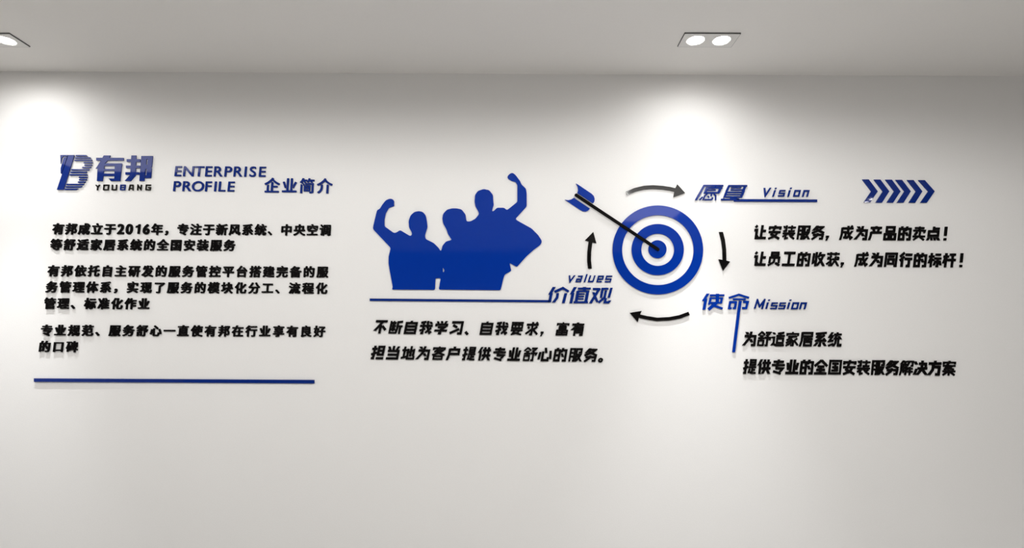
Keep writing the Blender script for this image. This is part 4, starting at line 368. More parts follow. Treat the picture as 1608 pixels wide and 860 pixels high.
FONTS['heading'] = {
'企': ([[959,-63,936,-72,69,-72,49,-58,48,18,64,37,178,38,182,18,206,18,205,44,178,45,178,386,194,407,210,411,286,411,306,397,307,45,281,44,279,18,303,18,308,38,438,38,442,18,466,18,465,44,438,45,439,571,454,589,551,590,578,565,578,370,573,360,551,363,550,338,574,338,579,358,849,356,864,343,865,273,860,255,839,248,579,247,577,267,551,269,551,245,578,240,578,51,573,41,551,44,550,18,574,18,579,38,947,37,963,18],[6,473,6,495,14,506,189,595,284,663,414,787,470,865,492,872,535,864,584,838,594,820,586,782,698,676,833,584,991,506,1001,484,997,468,947,406,931,400,898,402,746,484,627,569,579,620,528,657,512,679,523,690,524,706,503,729,487,711,494,679,405,590,271,489,145,419,107,401,64,402]], [(512,104,66),(112,478,68)]),
'业': ([[970,-41,941,-50,59,-50,35,-41,32,51,48,69,308,71,312,51,336,51,335,76,308,78,309,202,335,256,308,424,308,831,318,847,427,850,443,843,448,831,448,78,421,76,420,51,444,51,449,71,557,71,561,51,585,51,584,76,557,78,557,831,573,849,676,849,692,831,692,414,665,311,664,240,691,186,692,78,665,76,664,51,688,51,692,71,958,69,973,51],[725,211,688,267,703,289,732,408,826,619,844,628,882,625,941,594,951,581,951,560,791,235,774,213],[275,227,232,215,192,224,140,372,55,571,55,598,63,609,140,633,167,632,179,625,274,403,297,273,286,235]], [(375,441,67),(852,512,68),(141,541,68)]),
'简': ([[91,475,129,476,172,461,188,446,209,376,210,-79,194,-98,96,-99,76,-85,75,457],[333,527,351,537,411,545,438,558,514,538,546,539,595,558,698,558,736,537,811,538,866,558,920,551,925,-14,916,-47,898,-70,839,-93,687,-98,674,-90,650,-25,652,-9,665,-4,714,3,730,13,774,11,790,18,790,441,817,445,818,468,791,468,790,447,356,451],[297,27,292,359,319,396,362,411,681,411,716,403,716,45,654,33,633,20,319,20],[388,99,411,99,416,120,589,120,594,99,616,98,616,125,590,126,590,159,616,164,618,186,591,186,589,166,416,166,414,186,389,187,389,164,416,159,416,126,389,125],[388,246,411,246,416,266,589,266,594,246,616,244,616,271,590,273,590,300,616,304,618,327,591,327,589,307,416,307,414,327,389,328,389,304,416,300,416,273,389,271],[264,389,244,392,225,457,205,484,128,522,199,586,221,595,254,576,291,527,327,441,302,431],[24,581,24,614,113,720,176,852,189,864,226,865,304,841,306,809,264,786,254,753,286,754,319,774,509,771,492,686,427,665,391,684,355,684,373,651,411,626,415,592,400,582,356,576,313,555,254,660,243,665,234,663,217,636,156,599,102,535,85,538],[956,760,957,684,947,668,849,665,813,684,772,684,795,651,844,622,849,598,828,582,763,561,707,598,665,664,633,664,587,598,535,577,465,593,449,609,449,630,492,648,520,679,545,744,545,793,566,852,579,860,633,860,694,841,696,809,660,788,644,753,678,755,709,774,936,774]], [(145,-29,64),(853,-9,68),(665,144,51),(219,535,51),(194,718,68),(714,703,61)]),
'介': ([[638,464,714,461,741,451,762,424,762,-85,746,-103,644,-104,623,-90,622,446],[373,463,383,446,383,229,371,164,347,94,309,29,248,-38,161,-96,107,-96,46,-41,44,-14,58,2,127,45,181,99,216,152,238,219,249,289,249,424,275,456,291,461],[1000,473,948,403,887,402,800,441,752,488,681,511,606,569,497,673,465,634,330,516,264,494,211,441,113,391,86,383,52,386,8,451,5,468,6,489,14,500,113,541,279,646,398,760,465,854,476,864,497,866,536,858,586,820,589,804,568,802,558,793,562,770,573,766,589,773,689,674,828,579,991,511,1000,500],[492,675,508,675,518,684,515,706,503,718,481,695]], [(692,387,69),(247,68,72),(893,476,70)]),
}
FONTS['latin'] = {
'E': ([[712,-10,288,-9,289,691,703,690,701,586,436,584,425,594,402,592,403,571,418,560,418,424,402,414,403,391,424,392,436,400,679,400,692,397,694,386,694,300,685,292,436,291,425,301,402,300,403,279,418,267,418,121,403,113,402,89,419,87,436,97,712,95]], [(353,155,65)]),
'N': ([[832,690,832,-9,715,-9,347,414,326,441,314,479,278,523,277,473,292,424,292,-4,278,-12,168,-9,168,690,279,690,648,273,674,240,690,197,722,158,723,208,708,256,708,684,722,693]], [(747,74,78)]),
'T': ([[441,-12,432,2,432,560,447,571,448,592,425,594,414,584,203,586,201,690,799,691,799,586,582,584,571,594,548,592,549,571,564,560,564,-4,549,-12]], [(498,63,66)]),
'R': ([[223,691,445,693,488,687,553,664,603,625,636,571,649,516,649,457,638,414,593,349,575,336,548,339,525,321,553,302,575,301,614,256,771,24,779,7,777,-9,627,-9,481,213,432,262,412,275,364,287,358,296,335,294,336,273,351,262,349,-9,221,-9],[336,599,336,577,351,565,351,419,336,411,335,386,434,401,476,419,499,443,511,473,511,516,497,544,450,578,391,584,364,590,358,599]], [(457,327,68)]),
'P': ([[271,-10,270,690,531,693,575,687,645,658,701,603,725,549,730,462,725,424,706,381,661,331,629,310,575,292,418,286,407,296,385,296,385,273,400,262,400,-4,385,-12],[385,594,385,571,400,560,400,419,384,408,385,385,406,386,418,395,510,395,568,424,593,468,593,506,586,531,562,560,526,578,418,584,407,594]], [(658,446,68)]),
'I': ([[443,-12,434,2,434,684,449,693,557,693,566,679,566,-4,551,-12]], [(499,63,65)]),
'S': ([[603,693,668,664,680,652,680,527,646,526,608,557,527,589,464,581,426,549,417,527,435,481,453,462,626,349,686,284,709,197,704,116,680,61,659,34,608,1,549,-18,408,-12,327,22,298,45,298,181,332,182,409,116,473,92,511,92,558,116,583,154,583,170,565,216,547,235,509,267,374,354,314,419,291,500,296,565,320,619,347,652,392,680,446,698,500,704,549,703]], [(625,245,67)]),
'O': ([[837,154,783,83,717,33,597,-12,538,-18,402,-12,370,-5,283,33,233,72,174,143,128,246,117,316,123,408,128,441,168,533,217,598,283,648,397,693,495,704,608,693,711,653,794,587,837,527,872,446,883,381,883,305,872,240],[500,92,565,103,619,124,661,154,717,221,745,305,740,403,713,468,694,495,630,551,554,584,505,589,446,584,381,557,339,527,292,473,260,403,255,365,260,284,287,219,317,175,381,124,435,103]], [(812,382,70)]),
'F': ([[304,-10,302,690,694,691,694,586,450,584,439,594,416,592,418,571,432,560,432,441,416,430,418,407,439,408,450,417,694,415,698,316,683,307,450,307,439,317,418,317,418,295,432,284,432,-4,418,-12]], [(368,364,65)]),
'L': ([[289,693,397,693,412,684,412,121,397,113,396,89,413,87,430,97,711,97,720,89,717,-10,282,-9,280,679]], [(345,628,65)]),
}
FONTS['slogan'] = {
'不': ([[970,1023,30,1023,30,837,428,836,433,833,-36,202,198,202,403,477,406,468,407,1,589,0,594,3,594,464,597,470,873,195,877,197,1004,324,1004,329,686,646,597,557,594,562,594,659,547,660,541,663,669,836,970,837]], [(418,602,125)]),
'断': ([[7,-3,519,-4,523,0,649,0,710,391,710,475,713,480,776,480,780,475,780,-19,939,-19,941,479,1030,481,1030,640,713,641,710,644,710,804,716,809,996,840,999,842,980,999,553,952,550,948,550,407,527,255,523,254,430,496,426,500,375,500,374,505,374,513,379,516,499,517,500,640,497,644,375,644,374,699,451,700,457,703,514,899,388,900,383,897,375,871,374,965,371,970,248,970,244,900,138,900,134,902,133,969,7,969],[134,325,134,821,164,703,168,700,244,700,246,695,245,644,164,644,160,640,161,517,244,516,246,505,244,500,202,499],[134,124,134,239,236,240,244,255,246,184,252,180,371,180,374,184,375,284,392,241,524,238,506,124]], [(292,383,126)]),
'自': ([[19,-24,981,-24,984,-21,984,900,981,904,554,904,587,994,586,1000,410,998,373,904,19,904,16,900,16,-21],[184,735,812,736,816,731,816,657,812,654,188,654,184,657],[184,485,812,486,816,481,816,403,812,399,188,399,184,403],[184,230,812,231,816,226,816,148,812,144,188,144,184,148]], [(462,846,106)]),
'我': ([[27,943,55,779,196,801,195,704,0,702,2,537,196,534,195,404,-2,341,-4,337,46,182,191,226,196,225,195,144,121,143,122,-23,362,-23,364,281,483,319,484,324,436,477,431,479,367,458,364,461,364,530,367,536,516,534,517,517,623,315,444,139,556,21,560,22,704,156,813,-50,818,-52,1024,136,1024,141,915,259,912,261,865,217,832,277,832,281,977,418,868,534,994,536,1000,539,1000,702,680,704,677,706,663,999,497,998,509,706,504,704,367,704,364,706,365,831,454,848,424,1011],[681,938,801,760,999,762,881,938],[855,534,749,435,697,534]], [(595,624,116),(838,853,83)]),
'学': ([[377,998,428,820,585,820,593,823,543,1000,381,1000],[938,999,760,999,666,812,662,810,304,810,228,979,57,980,54,977,126,811,-6,810,-10,806,-10,581,149,581,151,650,849,650,850,602,781,599,223,600,220,594,221,440,504,439,509,436,497,428,512,402,423,400,420,398,419,351,2,350,0,347,2,190,419,190,419,142,320,138,320,-19,326,-20,580,-19,581,190,998,190,1000,194,998,350,672,351,907,509,887,578,891,580,1010,581,1010,806,1006,810,848,811]], [(487,904,80),(624,468,119)]),
'习': ([[80,1000,80,822,83,816,824,816,826,814,826,166,820,164,640,162,640,-20,642,-24,1010,-24,1014,-20,1014,1000,1006,1004,87,1004],[241,782,159,616,518,438,602,604],[778,316,703,482,699,484,3,166,2,162,79,-5]], [(895,86,105),(466,567,93),(230,167,93)]),
'、': ([[368,54,129,273,127,273,-7,127,-7,125,231,-93,233,-93]], [(167,102,100)]),
'，': ([[260,280,19,279,19,122,23,120,90,119,17,-76,17,-80,145,-79,219,118,221,120,257,120,261,122]], [(153,185,91)]),
'。': ([[346,121,294,226,293,226,293,228,284,247,140,305,-4,247,-13,228,-13,226,-14,226,-66,121,-6,-16,140,-75,286,-16],[67,119,84,153,140,175,196,153,213,119,194,77,140,55,86,77]], [(43,199,62)]),
'！': ([[405,1000,199,1000,193,996,194,341,401,340,407,344],[194,1,405,0,406,170,194,170]], [(301,448,106),(280,87,83)]),
'要': ([[20,997,21,865,290,863,293,858,293,850,290,847,34,846,34,454,361,453,367,450,342,418,338,417,21,415,21,283,227,283,233,280,137,157,145,133,178,125,64,93,96,-33,476,59,904,-35,934,93,932,96,680,153,781,283,979,283,979,415,513,418,540,453,544,453,966,454,966,846,710,847,707,850,707,858,710,863,979,865,980,997],[427,850,429,863,571,863,573,858,573,850,567,847,433,847],[293,589,167,588,167,712,292,712],[427,589,429,713,573,712,571,587],[707,589,708,712,833,712,833,588],[608,280,559,219,476,198,360,224,405,281,409,283,603,283]], [(293,134,112)]),
'求': ([[31,873,30,711,33,706,410,706,416,703,416,455,414,451,385,483,-14,144,91,20,95,17,414,288,416,285,415,144,344,144,340,140,340,-22,344,-24,584,-22,584,310,584,314,588,316,919,-8,923,-8,1035,107,1037,111,724,417,723,421,946,571,858,703,865,706,970,707,970,873,911,874,905,877,951,935,816,1043,811,1045,708,914,756,877,753,875,588,874,584,877,584,997,580,1000,422,1000,416,997,416,877,414,874],[844,703,588,533,584,533,584,703,588,706,836,706],[199,699,83,583,83,579,219,442,338,558]], [(498,793,117),(213,565,82)]),
'富': ([[1000,752,1000,937,997,940,562,940,558,1000,443,1000,440,994,439,940,4,940,0,937,0,752,4,750,119,751,120,817,123,820,877,820,880,817,881,750,997,750],[970,-10,970,440,824,440,820,444,820,667,816,670,800,671,800,787,797,790,200,789,199,671,181,670,180,667,180,444,177,440,35,440,31,440,30,437,30,-10],[150,317,154,320,435,320,440,317,440,279,435,275,154,275,150,279],[850,279,843,275,562,276,560,317,566,320,847,320,850,317],[150,152,154,155,435,155,440,152,440,113,435,110,154,110,150,113],[850,113,847,110,562,111,560,152,566,155,847,155,850,152]], [(78,872,69),(507,548,236)]),
'有': ([[983,-22,984,712,447,714,441,717,460,756,979,757,979,923,543,924,538,926,570,996,569,1000,390,1000,386,996,351,924,20,922,20,760,24,756,257,756,-64,420,164,420,216,469,216,-16,220,-20,382,-20,384,163,386,166,809,166,816,163,813,144,704,144,700,141,700,-20,704,-24],[816,542,813,524,386,524,384,529,384,542,390,546,809,546],[816,337,809,334,390,334,384,337,384,351,386,356,813,356]], [(333,657,123)]),
'担': ([[463,255,1017,255,1016,1006,464,1006],[52,-27,307,-25,308,346,457,399,401,562,310,532,307,534,307,670,310,673,429,674,430,845,428,847,307,849,305,1000,135,1000,133,849,12,847,10,845,11,674,126,673,133,670,132,473,-17,421,39,258,130,288,133,285,133,150,130,147,50,145],[637,718,637,832,843,831,843,718],[637,541,843,541,843,429,637,429],[1020,-25,1020,141,1018,147,440,145,441,-26]], [(909,625,107),(225,758,120),(933,61,86)]),
'当': ([[1006,-26,1007,704,1004,707,869,709,983,970,796,970,676,707,587,709,587,995,585,1000,413,999,413,713,410,707,331,708,224,950,36,949,141,709,74,707,70,704,70,534,830,533,833,526,833,430,830,427,121,426,120,256,124,253,830,253,833,248,833,152,830,147,45,147,40,144,40,-26]], [(776,641,108)]),
'地': ([[1060,-19,1060,258,1014,260,1011,263,1010,800,989,813,783,724,780,728,779,999,620,998,619,653,561,627,559,799,401,799,400,560,398,555,351,535,349,531,400,414,399,254,398,250,389,278,285,252,280,254,280,606,285,610,390,611,390,770,285,770,280,774,280,959,121,960,120,774,117,771,12,770,10,766,11,611,117,609,120,606,120,217,117,211,-17,178,19,24,398,114,400,-18,402,-20],[846,576,850,569,850,426,846,420,820,418,820,263,825,260,899,258,898,141,561,140,561,451,616,475,619,472,620,220,779,220,780,544,782,548]], [(206,695,108)]),
'为': ([[-53,22,174,20,485,421,490,422,593,260,800,260,805,264,667,480,541,480,535,484,595,562,599,588,602,590,826,590,830,583,829,152,662,150,660,147,661,-30,1009,-30,1010,769,632,770,628,773,661,994,658,1000,478,998,442,771,81,769,80,596,84,590,386,588],[441,804,313,970,92,970,88,968,218,800,433,800]], [(501,661,122),(272,883,83)]),
'客': ([[896,-16,897,317,900,320,981,297,1018,421,1015,425,687,526,925,691,917,729,1007,731,1006,937,570,937,567,941,567,997,562,1000,434,998,433,941,430,937,-6,937,-5,730,126,731,127,800,132,803,329,803,335,800,100,623,180,517,317,619,317,615,291,562,294,558,350,530,345,526,5,425,2,421,39,296,99,314,103,309,103,-16],[405,800,409,803,868,803,873,800,873,768,824,767,820,764,816,767,434,767,429,768],[448,631,454,633,595,633,602,631,538,586],[830,341,828,337,816,337,204,337,192,338,192,341,526,440,578,417],[763,200,763,120,760,117,240,117,237,120,237,200,240,203,760,203]], [(704,664,103)]),
'户': ([[-45,-18,143,-20,147,-17,242,356,973,357,973,873,596,874,594,997,591,1000,412,1000,406,997,406,880,403,874,156,874,150,871,147,850,58,850,56,391],[244,683,251,686,784,686,786,548,784,544,246,544]], [(501,803,117)]),
'提': ([[463,534,986,533,986,1006,464,1006],[44,-20,280,-19,280,345,285,349,411,392,415,396,365,543,361,545,284,519,281,521,280,675,284,680,386,680,390,684,390,834,386,840,281,842,279,999,121,999,119,842,14,840,10,838,10,684,14,680,116,680,120,675,120,465,116,461,-11,418,-15,414,35,267,39,265,116,291,119,289,120,144,116,140,41,139,40,-15],[597,868,601,873,849,873,853,868,853,842,849,837,601,837,597,842],[597,671,597,701,601,703,849,703,853,701,853,671,849,667,601,667],[1020,-15,1020,114,1016,117,789,117,787,122,787,191,789,193,956,193,960,199,960,324,956,327,789,327,787,379,794,383,1018,384,1018,516,441,516,441,384,652,382,653,139,648,140,563,199,598,358,464,360,393,41,528,40,532,55,639,-17]], [(549,769,83),(196,759,112),(711,77,85)]),
'供': ([[294,-20,297,-16,297,714,294,720,246,720,240,723,364,996,360,1000,175,1000,-24,560,122,559,123,-16,127,-20],[444,989,441,838,364,837,360,833,360,666,364,663,442,662,443,459,342,457,340,455,340,288,342,283,466,283,471,279,323,1,518,0,672,283,679,279,848,0,1051,1,882,279,888,283,1016,283,1020,288,1020,455,1016,457,901,457,897,459,897,464,898,662,994,663,1000,666,998,837,898,838,897,987,892,990,725,990,723,987,721,837,619,838,615,990],[721,457,617,459,617,657,620,663,722,662]], [(144,672,107),(782,347,121)]),
'专': ([[100,917,100,762,104,760,364,760,351,695,347,690,2,690,0,687,2,530,313,529,279,364,283,360,318,360,321,300,700,300,705,296,581,149,160,256,121,103,738,-57,780,96,623,138,785,141,1003,402,1005,406,981,458,977,460,465,462,479,527,483,530,998,530,1000,687,998,690,516,691,530,760,896,760,900,762,900,917,896,920,568,920,566,926,581,999,466,1000,417,998,401,926,398,920,104,920]], [(808,343,112)]),
'业': ([[1000,-22,1000,163,734,164,734,280,902,280,906,283,995,779,804,779,734,389,734,995,731,1000,549,1000,546,995,544,164,456,164,454,168,452,1000,270,1000,266,995,266,345,205,779,16,779,85,283,89,280,266,280,266,168,266,164,0,163,0,-22]], [(358,102,111)]),
'舒': ([[-24,788,65,691,291,900,516,710,601,809,601,813,345,1030,307,992,253,1048],[624,-24,850,-24,854,-21,854,496,914,496,883,404,887,400,1037,400,1040,404,1119,633,1108,644,845,645,884,696,883,700,834,738,898,742,1074,950,1074,955,1050,1004,603,1004,600,1001,600,863,603,856,800,855,754,801,708,836,704,836,617,725,616,721,712,646,560,642,562,497,704,496,706,492,706,129,704,124,624,124,620,121,620,-21],[24,-16,545,-17,547,433,541,437,370,437,367,442,367,471,370,473,540,475,540,600,537,607,368,608,367,621,370,623,440,625,440,750,437,757,161,756,160,625,232,622,233,608,40,605,40,474,228,473,233,471,233,442,232,437,24,436],[412,118,161,117,157,120,157,300,161,303,412,302]], [(498,812,67),(890,894,98),(306,541,91)]),
'心': ([[675,601,577,997,574,1000,385,999,483,602,486,600],[809,780,806,775,876,161,1061,160,1064,165,995,779],[238,720,238,-23,326,-24,330,-20,334,-24,851,-24,854,-20,854,295,851,300,666,300,666,169,666,165,662,164,425,165,423,720],[-40,120,141,120,145,123,204,678,16,678,-44,123]], [(542,751,93),(943,395,94),(742,88,109),(72,323,94)]),
'的': ([[-7,-26,517,-27,518,659,658,660,662,664,681,729,687,733,849,733,853,729,853,148,704,147,700,144,701,-26,1026,-26,1027,904,1023,907,944,907,940,905,936,907,737,907,735,912,759,999,579,999,521,802,517,812,517,905,513,907,430,905,329,908,361,995,362,999,359,1000,181,1000,176,998,141,908,-6,906],[168,732,342,731,342,529,168,528],[835,322,716,580,525,580,645,320,828,320],[168,147,167,351,342,352,343,148]], [(650,838,111),(686,437,87)]),
'服': ([[19,1004,16,1001,17,-19,164,-19,164,282,168,286,332,286,336,282,336,126,300,122,300,-23,481,-24,484,-19,484,1001,481,1004],[497,-19,641,-20,645,20,710,21,798,149,802,147,910,0,1090,1,889,278,906,308,1026,547,1013,571,1007,574,644,575,645,856,866,854,866,744,746,744,740,740,742,597,1007,596,1014,600,1014,997,1011,1004,497,1002],[164,716,164,852,168,856,332,856,336,854,336,716,168,714],[164,435,164,563,168,566,332,566,336,564,336,435],[645,187,645,362,706,278]], [(391,644,90),(797,426,149)]),
'务': ([[958,970,486,970,482,972,503,998,499,1000,294,999,-1,645,-3,640,205,641,260,707,265,708,335,670,336,666,-8,535,48,387,124,411,529,567,567,547,906,411,571,410,569,415,584,459,418,460,414,457,395,411,124,410,120,406,120,253,124,250,288,249,16,66,103,-65,107,-65,483,185,487,189,511,250,826,249,809,141,660,139,660,-19,949,-19,1013,406,1009,410,983,411,982,415,1029,534,712,662,711,666,984,887,988,891],[421,806,431,810,622,810,628,806,560,751,541,744]], [(304,825,119)]),
'让': ([[281,911,140,1030,19,889,157,770],[1020,-22,1020,163,714,164,715,485,959,487,960,668,958,674,715,675,714,995,711,1000,529,1000,526,995,524,164,418,164,420,168,418,173,315,292,312,733,25,734,20,731,20,548,126,544,126,4,193,-27,197,-23]], [(148,899,91),(277,127,136)]),
'安': ([[1014,921,1010,924,586,924,584,929,584,997,578,1000,417,998,416,929,413,924,-11,924,-14,921,-12,840,-14,684,-11,680,150,680,154,684,154,756,366,756,290,587,286,584,21,582,22,417,209,416,211,413,161,303,163,299,340,214,33,99,90,-57,552,112,904,-55,976,95,702,226,699,231,794,416,980,417,980,582,476,584,473,586,552,756,845,756,846,684,849,680,1010,680,1014,684],[381,383,396,415,400,416,599,416,603,413,548,303,544,302,383,379]], [(462,207,120)]),
'装': ([[326,999,193,999,193,823,189,811,124,958,-19,960,-22,958,56,782,193,778,193,725,189,718,-1,619,63,501,189,568,193,565,193,540,326,541],[999,917,749,917,747,921,745,1000,614,1000,613,921,610,917,381,917,381,784,610,783,613,778,613,659,610,657,420,655,420,529,422,523,433,520,433,492,431,487,1,486,1,353,205,353,-11,238,50,122,189,193,193,189,193,-32,198,-35,472,34,475,38,443,165,328,136,327,255,323,263,471,341,467,353,471,353,656,128,946,-37,948,-35,1012,79,797,202,933,283,894,353,999,353,999,486,569,487,567,492,567,520,569,523,939,525,940,655,749,657,747,659,747,778,749,783,999,784],[787,353,692,296,647,353]], [(237,640,86),(323,385,102)]),
'成': ([[-52,-19,108,-20,112,-15,180,373,182,459,333,460,340,455,340,244,333,240,261,240,260,84,263,80,410,79,412,76,403,63,406,60,596,60,600,62,691,184,816,-44,1029,136,1031,140,929,260,864,206,795,330,1017,637,1011,640,821,639,708,488,689,525,672,736,678,740,999,740,998,900,929,900,923,904,966,965,829,1064,825,1063,734,935,775,904,773,901,661,901,658,904,651,995,648,1000,493,1000,490,995,497,904,493,900,104,900,100,896,100,871,22,870,19,386],[182,739,510,738,531,477,604,343,501,199,499,620,182,621]], [(589,818,109)]),
'产': ([[-59,-17,-54,-20,113,-20,121,-16,207,327,207,437,210,443,976,443,980,446,980,613,976,617,751,618,817,782,950,785,950,957,593,957,587,961,587,996,580,1000,417,1000,413,996,413,961,408,957,51,957,50,785,201,783,204,780,260,618,122,617,117,580,33,578,33,349],[628,781,563,618,447,618,390,782]], [(290,848,109)]),
'品': ([[887,534,887,1014,885,1017,114,1016,114,533],[287,841,712,843,712,707,289,707],[495,-27,496,507,-5,507,-7,503,-7,424,-5,420,-7,416,-7,-24,-4,-27],[503,507,503,-25,507,-27,1007,-26,1007,507],[169,333,322,331,322,148,167,149],[680,333,830,333,833,330,833,149,677,149,677,330]], [(782,914,101),(96,404,102),(606,404,103)]),
'卖': ([[904,-35,976,75,766,212,997,213,1000,216,1000,345,619,348,643,631,647,633,860,632,832,521,969,521,1036,764,1029,767,568,768,567,820,570,823,879,824,878,957,570,957,567,961,567,997,562,1000,438,1000,433,997,433,961,430,957,122,957,120,953,121,824,430,823,433,820,433,772,430,767,23,767,20,764,20,635,240,632,242,631,182,546,321,446,399,554,293,631,506,633,508,631,486,378,442,347,268,347,267,349,315,425,156,527,85,413,187,349,20,345,20,216,23,213,243,212,43,75,116,-32,120,-34,482,213,578,213,581,212,564,184,566,182]], [(338,239,99)]),
'点': ([[43,257,47,253,954,253,957,257,957,734,954,737,589,737,587,760,593,763,958,763,960,934,954,937,589,937,585,1000,415,1000,413,995,411,737,47,737,43,730],[217,431,217,556,220,563,783,561,783,431,780,427,225,427],[-43,1,144,1,233,218,47,220],[272,218,303,0,477,1,448,218],[748,1,700,218,521,218,571,1],[1070,1,940,220,740,218,869,1]], [(521,849,109),(93,106,86),(377,98,87),(636,103,87),(912,98,87)]),
'员': ([[164,1010,160,1007,160,662,50,658,50,182,156,180,161,178,2,90,76,-47,79,-50,83,-48,556,210,581,498,784,500,790,498,790,198,784,198,636,271,565,130,925,-51,995,90,993,94,825,178,832,180,950,182,950,658,840,662,840,1007,836,1010],[680,846,680,814,676,810,324,810,320,814,320,846,324,850,676,850],[212,205,210,498,419,498,403,310]], [(495,639,160)]),
'工': ([[-10,-21,-2,-24,1007,-24,1010,-21,1008,163,599,164,594,168,594,824,948,826,948,1013,51,1013,51,826,406,824,406,168,401,164,-8,163]], [(501,102,114)]),
'收': ([[1102,2,833,377,941,695,1017,696,1020,699,1020,861,1017,864,681,864,728,996,725,1000,550,999,415,632,414,996,411,1000,249,1000,246,996,246,407,197,380,194,385,194,917,188,920,27,919,27,136,58,118,245,216,246,-16,249,-20,411,-20,415,-1,528,1,720,238,725,237,896,2],[415,127,415,619,589,621,616,692,620,696,763,695,712,541,681,580,485,580,479,577,621,381]], [(726,418,111)]),
'获': ([[1083,0,1085,4,788,399,738,400,735,403,738,424,742,430,1008,430,1008,570,767,570,762,574,775,663,780,664,854,581,1042,581,954,680,784,680,778,682,780,700,642,700,638,696,617,571,462,570,460,433,463,430,592,430,596,428,596,424,592,403,422,135,420,487,326,587,438,661,371,765,372,809,626,810,630,807,630,761,767,760,770,765,770,807,775,810,996,810,1000,811,1000,815,1000,949,775,950,770,953,770,994,767,1000,630,999,630,953,626,950,372,951,370,994,368,1000,235,1000,230,998,229,953,226,950,0,949,2,810,226,810,229,807,230,760,322,760,328,757,210,681,45,678,104,616,103,611,23,557,97,442,205,510,279,433,280,428,279,416,276,413,-19,197,60,85,64,85,276,239,280,233,280,154,277,150,179,116,222,-16,351,26,339,4,343,0,501,0,688,293,692,293,913,0]], [(698,875,97)]),
'同': ([[2,-20,153,-20,160,-16,160,848,838,850,838,141,785,140,780,143,780,598,223,600,220,594,220,131,756,130,760,127,760,-16,764,-20,998,-20,1000,-16,1000,1008,998,1010,2,1010,0,1008,0,-16],[750,644,750,795,748,800,250,799,252,640,744,640,748,640],[619,439,618,291,382,291,380,435,383,440]], [(905,75,94),(668,722,79)]),
'行': ([[-21,790,101,650,421,930,299,1070],[1000,952,460,952,460,768,998,766],[1020,651,1016,654,438,654,433,655,322,790,317,789,-20,512,97,371,101,369,133,395,136,391,137,-19,317,-20,324,-17,324,548,326,554,429,639,431,468,689,466,696,463,696,158,694,154,572,154,570,-30,577,-34,882,-33,884,463,891,466,1019,468]], [(159,824,93),(556,863,89),(196,508,128)]),
'标': ([[140,1000,138,831,15,830,10,827,10,671,93,670,99,667,-56,261,114,260,136,312,139,309,140,-20,300,-19,300,425,304,433,317,420,485,419,487,417,375,123,382,120,542,120,547,123,668,434,670,145,667,140,624,140,620,136,621,-19,829,-19,831,410,917,120,1081,121,1083,123,982,460,835,460,830,464,831,529,1017,530,1020,533,1019,689,473,690,470,684,470,533,473,530,667,530,670,525,670,464,667,460,507,460,498,451,376,598,301,602,301,667,304,670,449,671,450,827,447,830,302,831,300,1000],[530,956,530,805,533,800,970,801,969,960,537,960]], [(180,492,137),(609,878,78)]),
'杆': ([[990,974,987,977,511,976,511,804,661,802,663,600,656,597,463,597,460,591,458,510,384,600,309,600,307,604,309,663,450,665,450,835,308,838,307,996,304,1000,137,1000,133,996,133,838,14,837,10,833,10,666,14,663,90,662,-62,261,119,260,124,262,131,274,133,284,133,-16,137,-20,300,-20,307,-16,308,420,524,420,538,423,656,423,663,420,663,-16,665,-20,832,-20,837,-17,837,420,841,423,1017,423,1020,428,1019,596,841,597,837,600,837,798,841,803,987,803,990,807]], [(162,436,147)]),
'适': ([[368,156,982,157,983,602,746,604,744,606,746,636,1019,638,1019,784,750,784,744,787,744,833,746,838,948,867,931,1006,927,1013,430,942,452,797,595,817,596,787,591,784,341,783,340,640,347,636,595,636,596,606,591,604,366,602],[299,821,170,960,-29,959,99,821],[1019,-23,1019,124,381,124,254,198,252,220,254,224,254,669,250,674,11,674,11,526,103,526,106,522,106,249,-63,43,-61,40,124,40,162,81,343,-24],[836,455,834,304,515,304,515,456]], [(664,713,100),(133,888,68),(161,170,88)]),
'家': ([[-3,721,123,721,124,793,128,796,873,796,876,793,877,721,1000,720,1004,725,1004,920,1000,924,944,924,940,921,936,924,566,924,562,1000,438,1000,434,924,64,924,60,920,56,924,0,924,-4,920],[1044,104,773,379,934,486,865,593,627,434,634,414,614,394,452,542,454,546,546,592,548,594,543,606,546,606,857,606,860,610,859,733,161,733,160,610,164,606,289,606,34,478,33,474,88,364,327,482,372,442,16,279,15,275,67,163,470,347,474,349,490,335,10,76,72,-35,534,214,536,207,536,128,534,124,403,124,400,120,400,0,407,-4,661,-4,664,0,662,60,665,305,952,18,956,16]], [(493,871,75),(387,622,99)]),
'居': ([[998,1010,145,1010,140,1008,140,995,136,990,64,990,60,986,60,391,-52,-17,-48,-20,111,-20,114,-16,220,369,222,609,548,610,550,584,544,580,281,579,282,420,544,420,550,416,550,404,544,400,280,399,280,-16,282,-20,976,-20,980,-16,980,399,715,400,710,404,710,416,715,420,998,420,999,579,715,580,710,584,710,609,998,610,1000,614,1000,1008],[220,772,222,850,840,849,840,772,835,770],[820,142,445,140,440,142,440,236,445,240,818,239]], [(632,498,113)]),
'系': ([[933,1030,77,960,74,957,86,804,89,800,259,814,265,812,93,668,121,590,311,590,320,586,57,416,53,412,54,408,81,320,416,320,420,315,419,142,364,140,360,138,361,-20,579,-20,582,320,844,320,884,284,996,396,921,473,917,480,912,481,779,614,775,615,665,505,665,501,684,481,455,481,842,731,842,735,766,852,771,856,945,870],[727,848,573,750,443,751,545,836,719,851],[-42,21,163,21,373,279,166,279],[628,279,836,21,1043,21,833,279]], [(435,618,120),(192,184,80),(803,190,80)]),
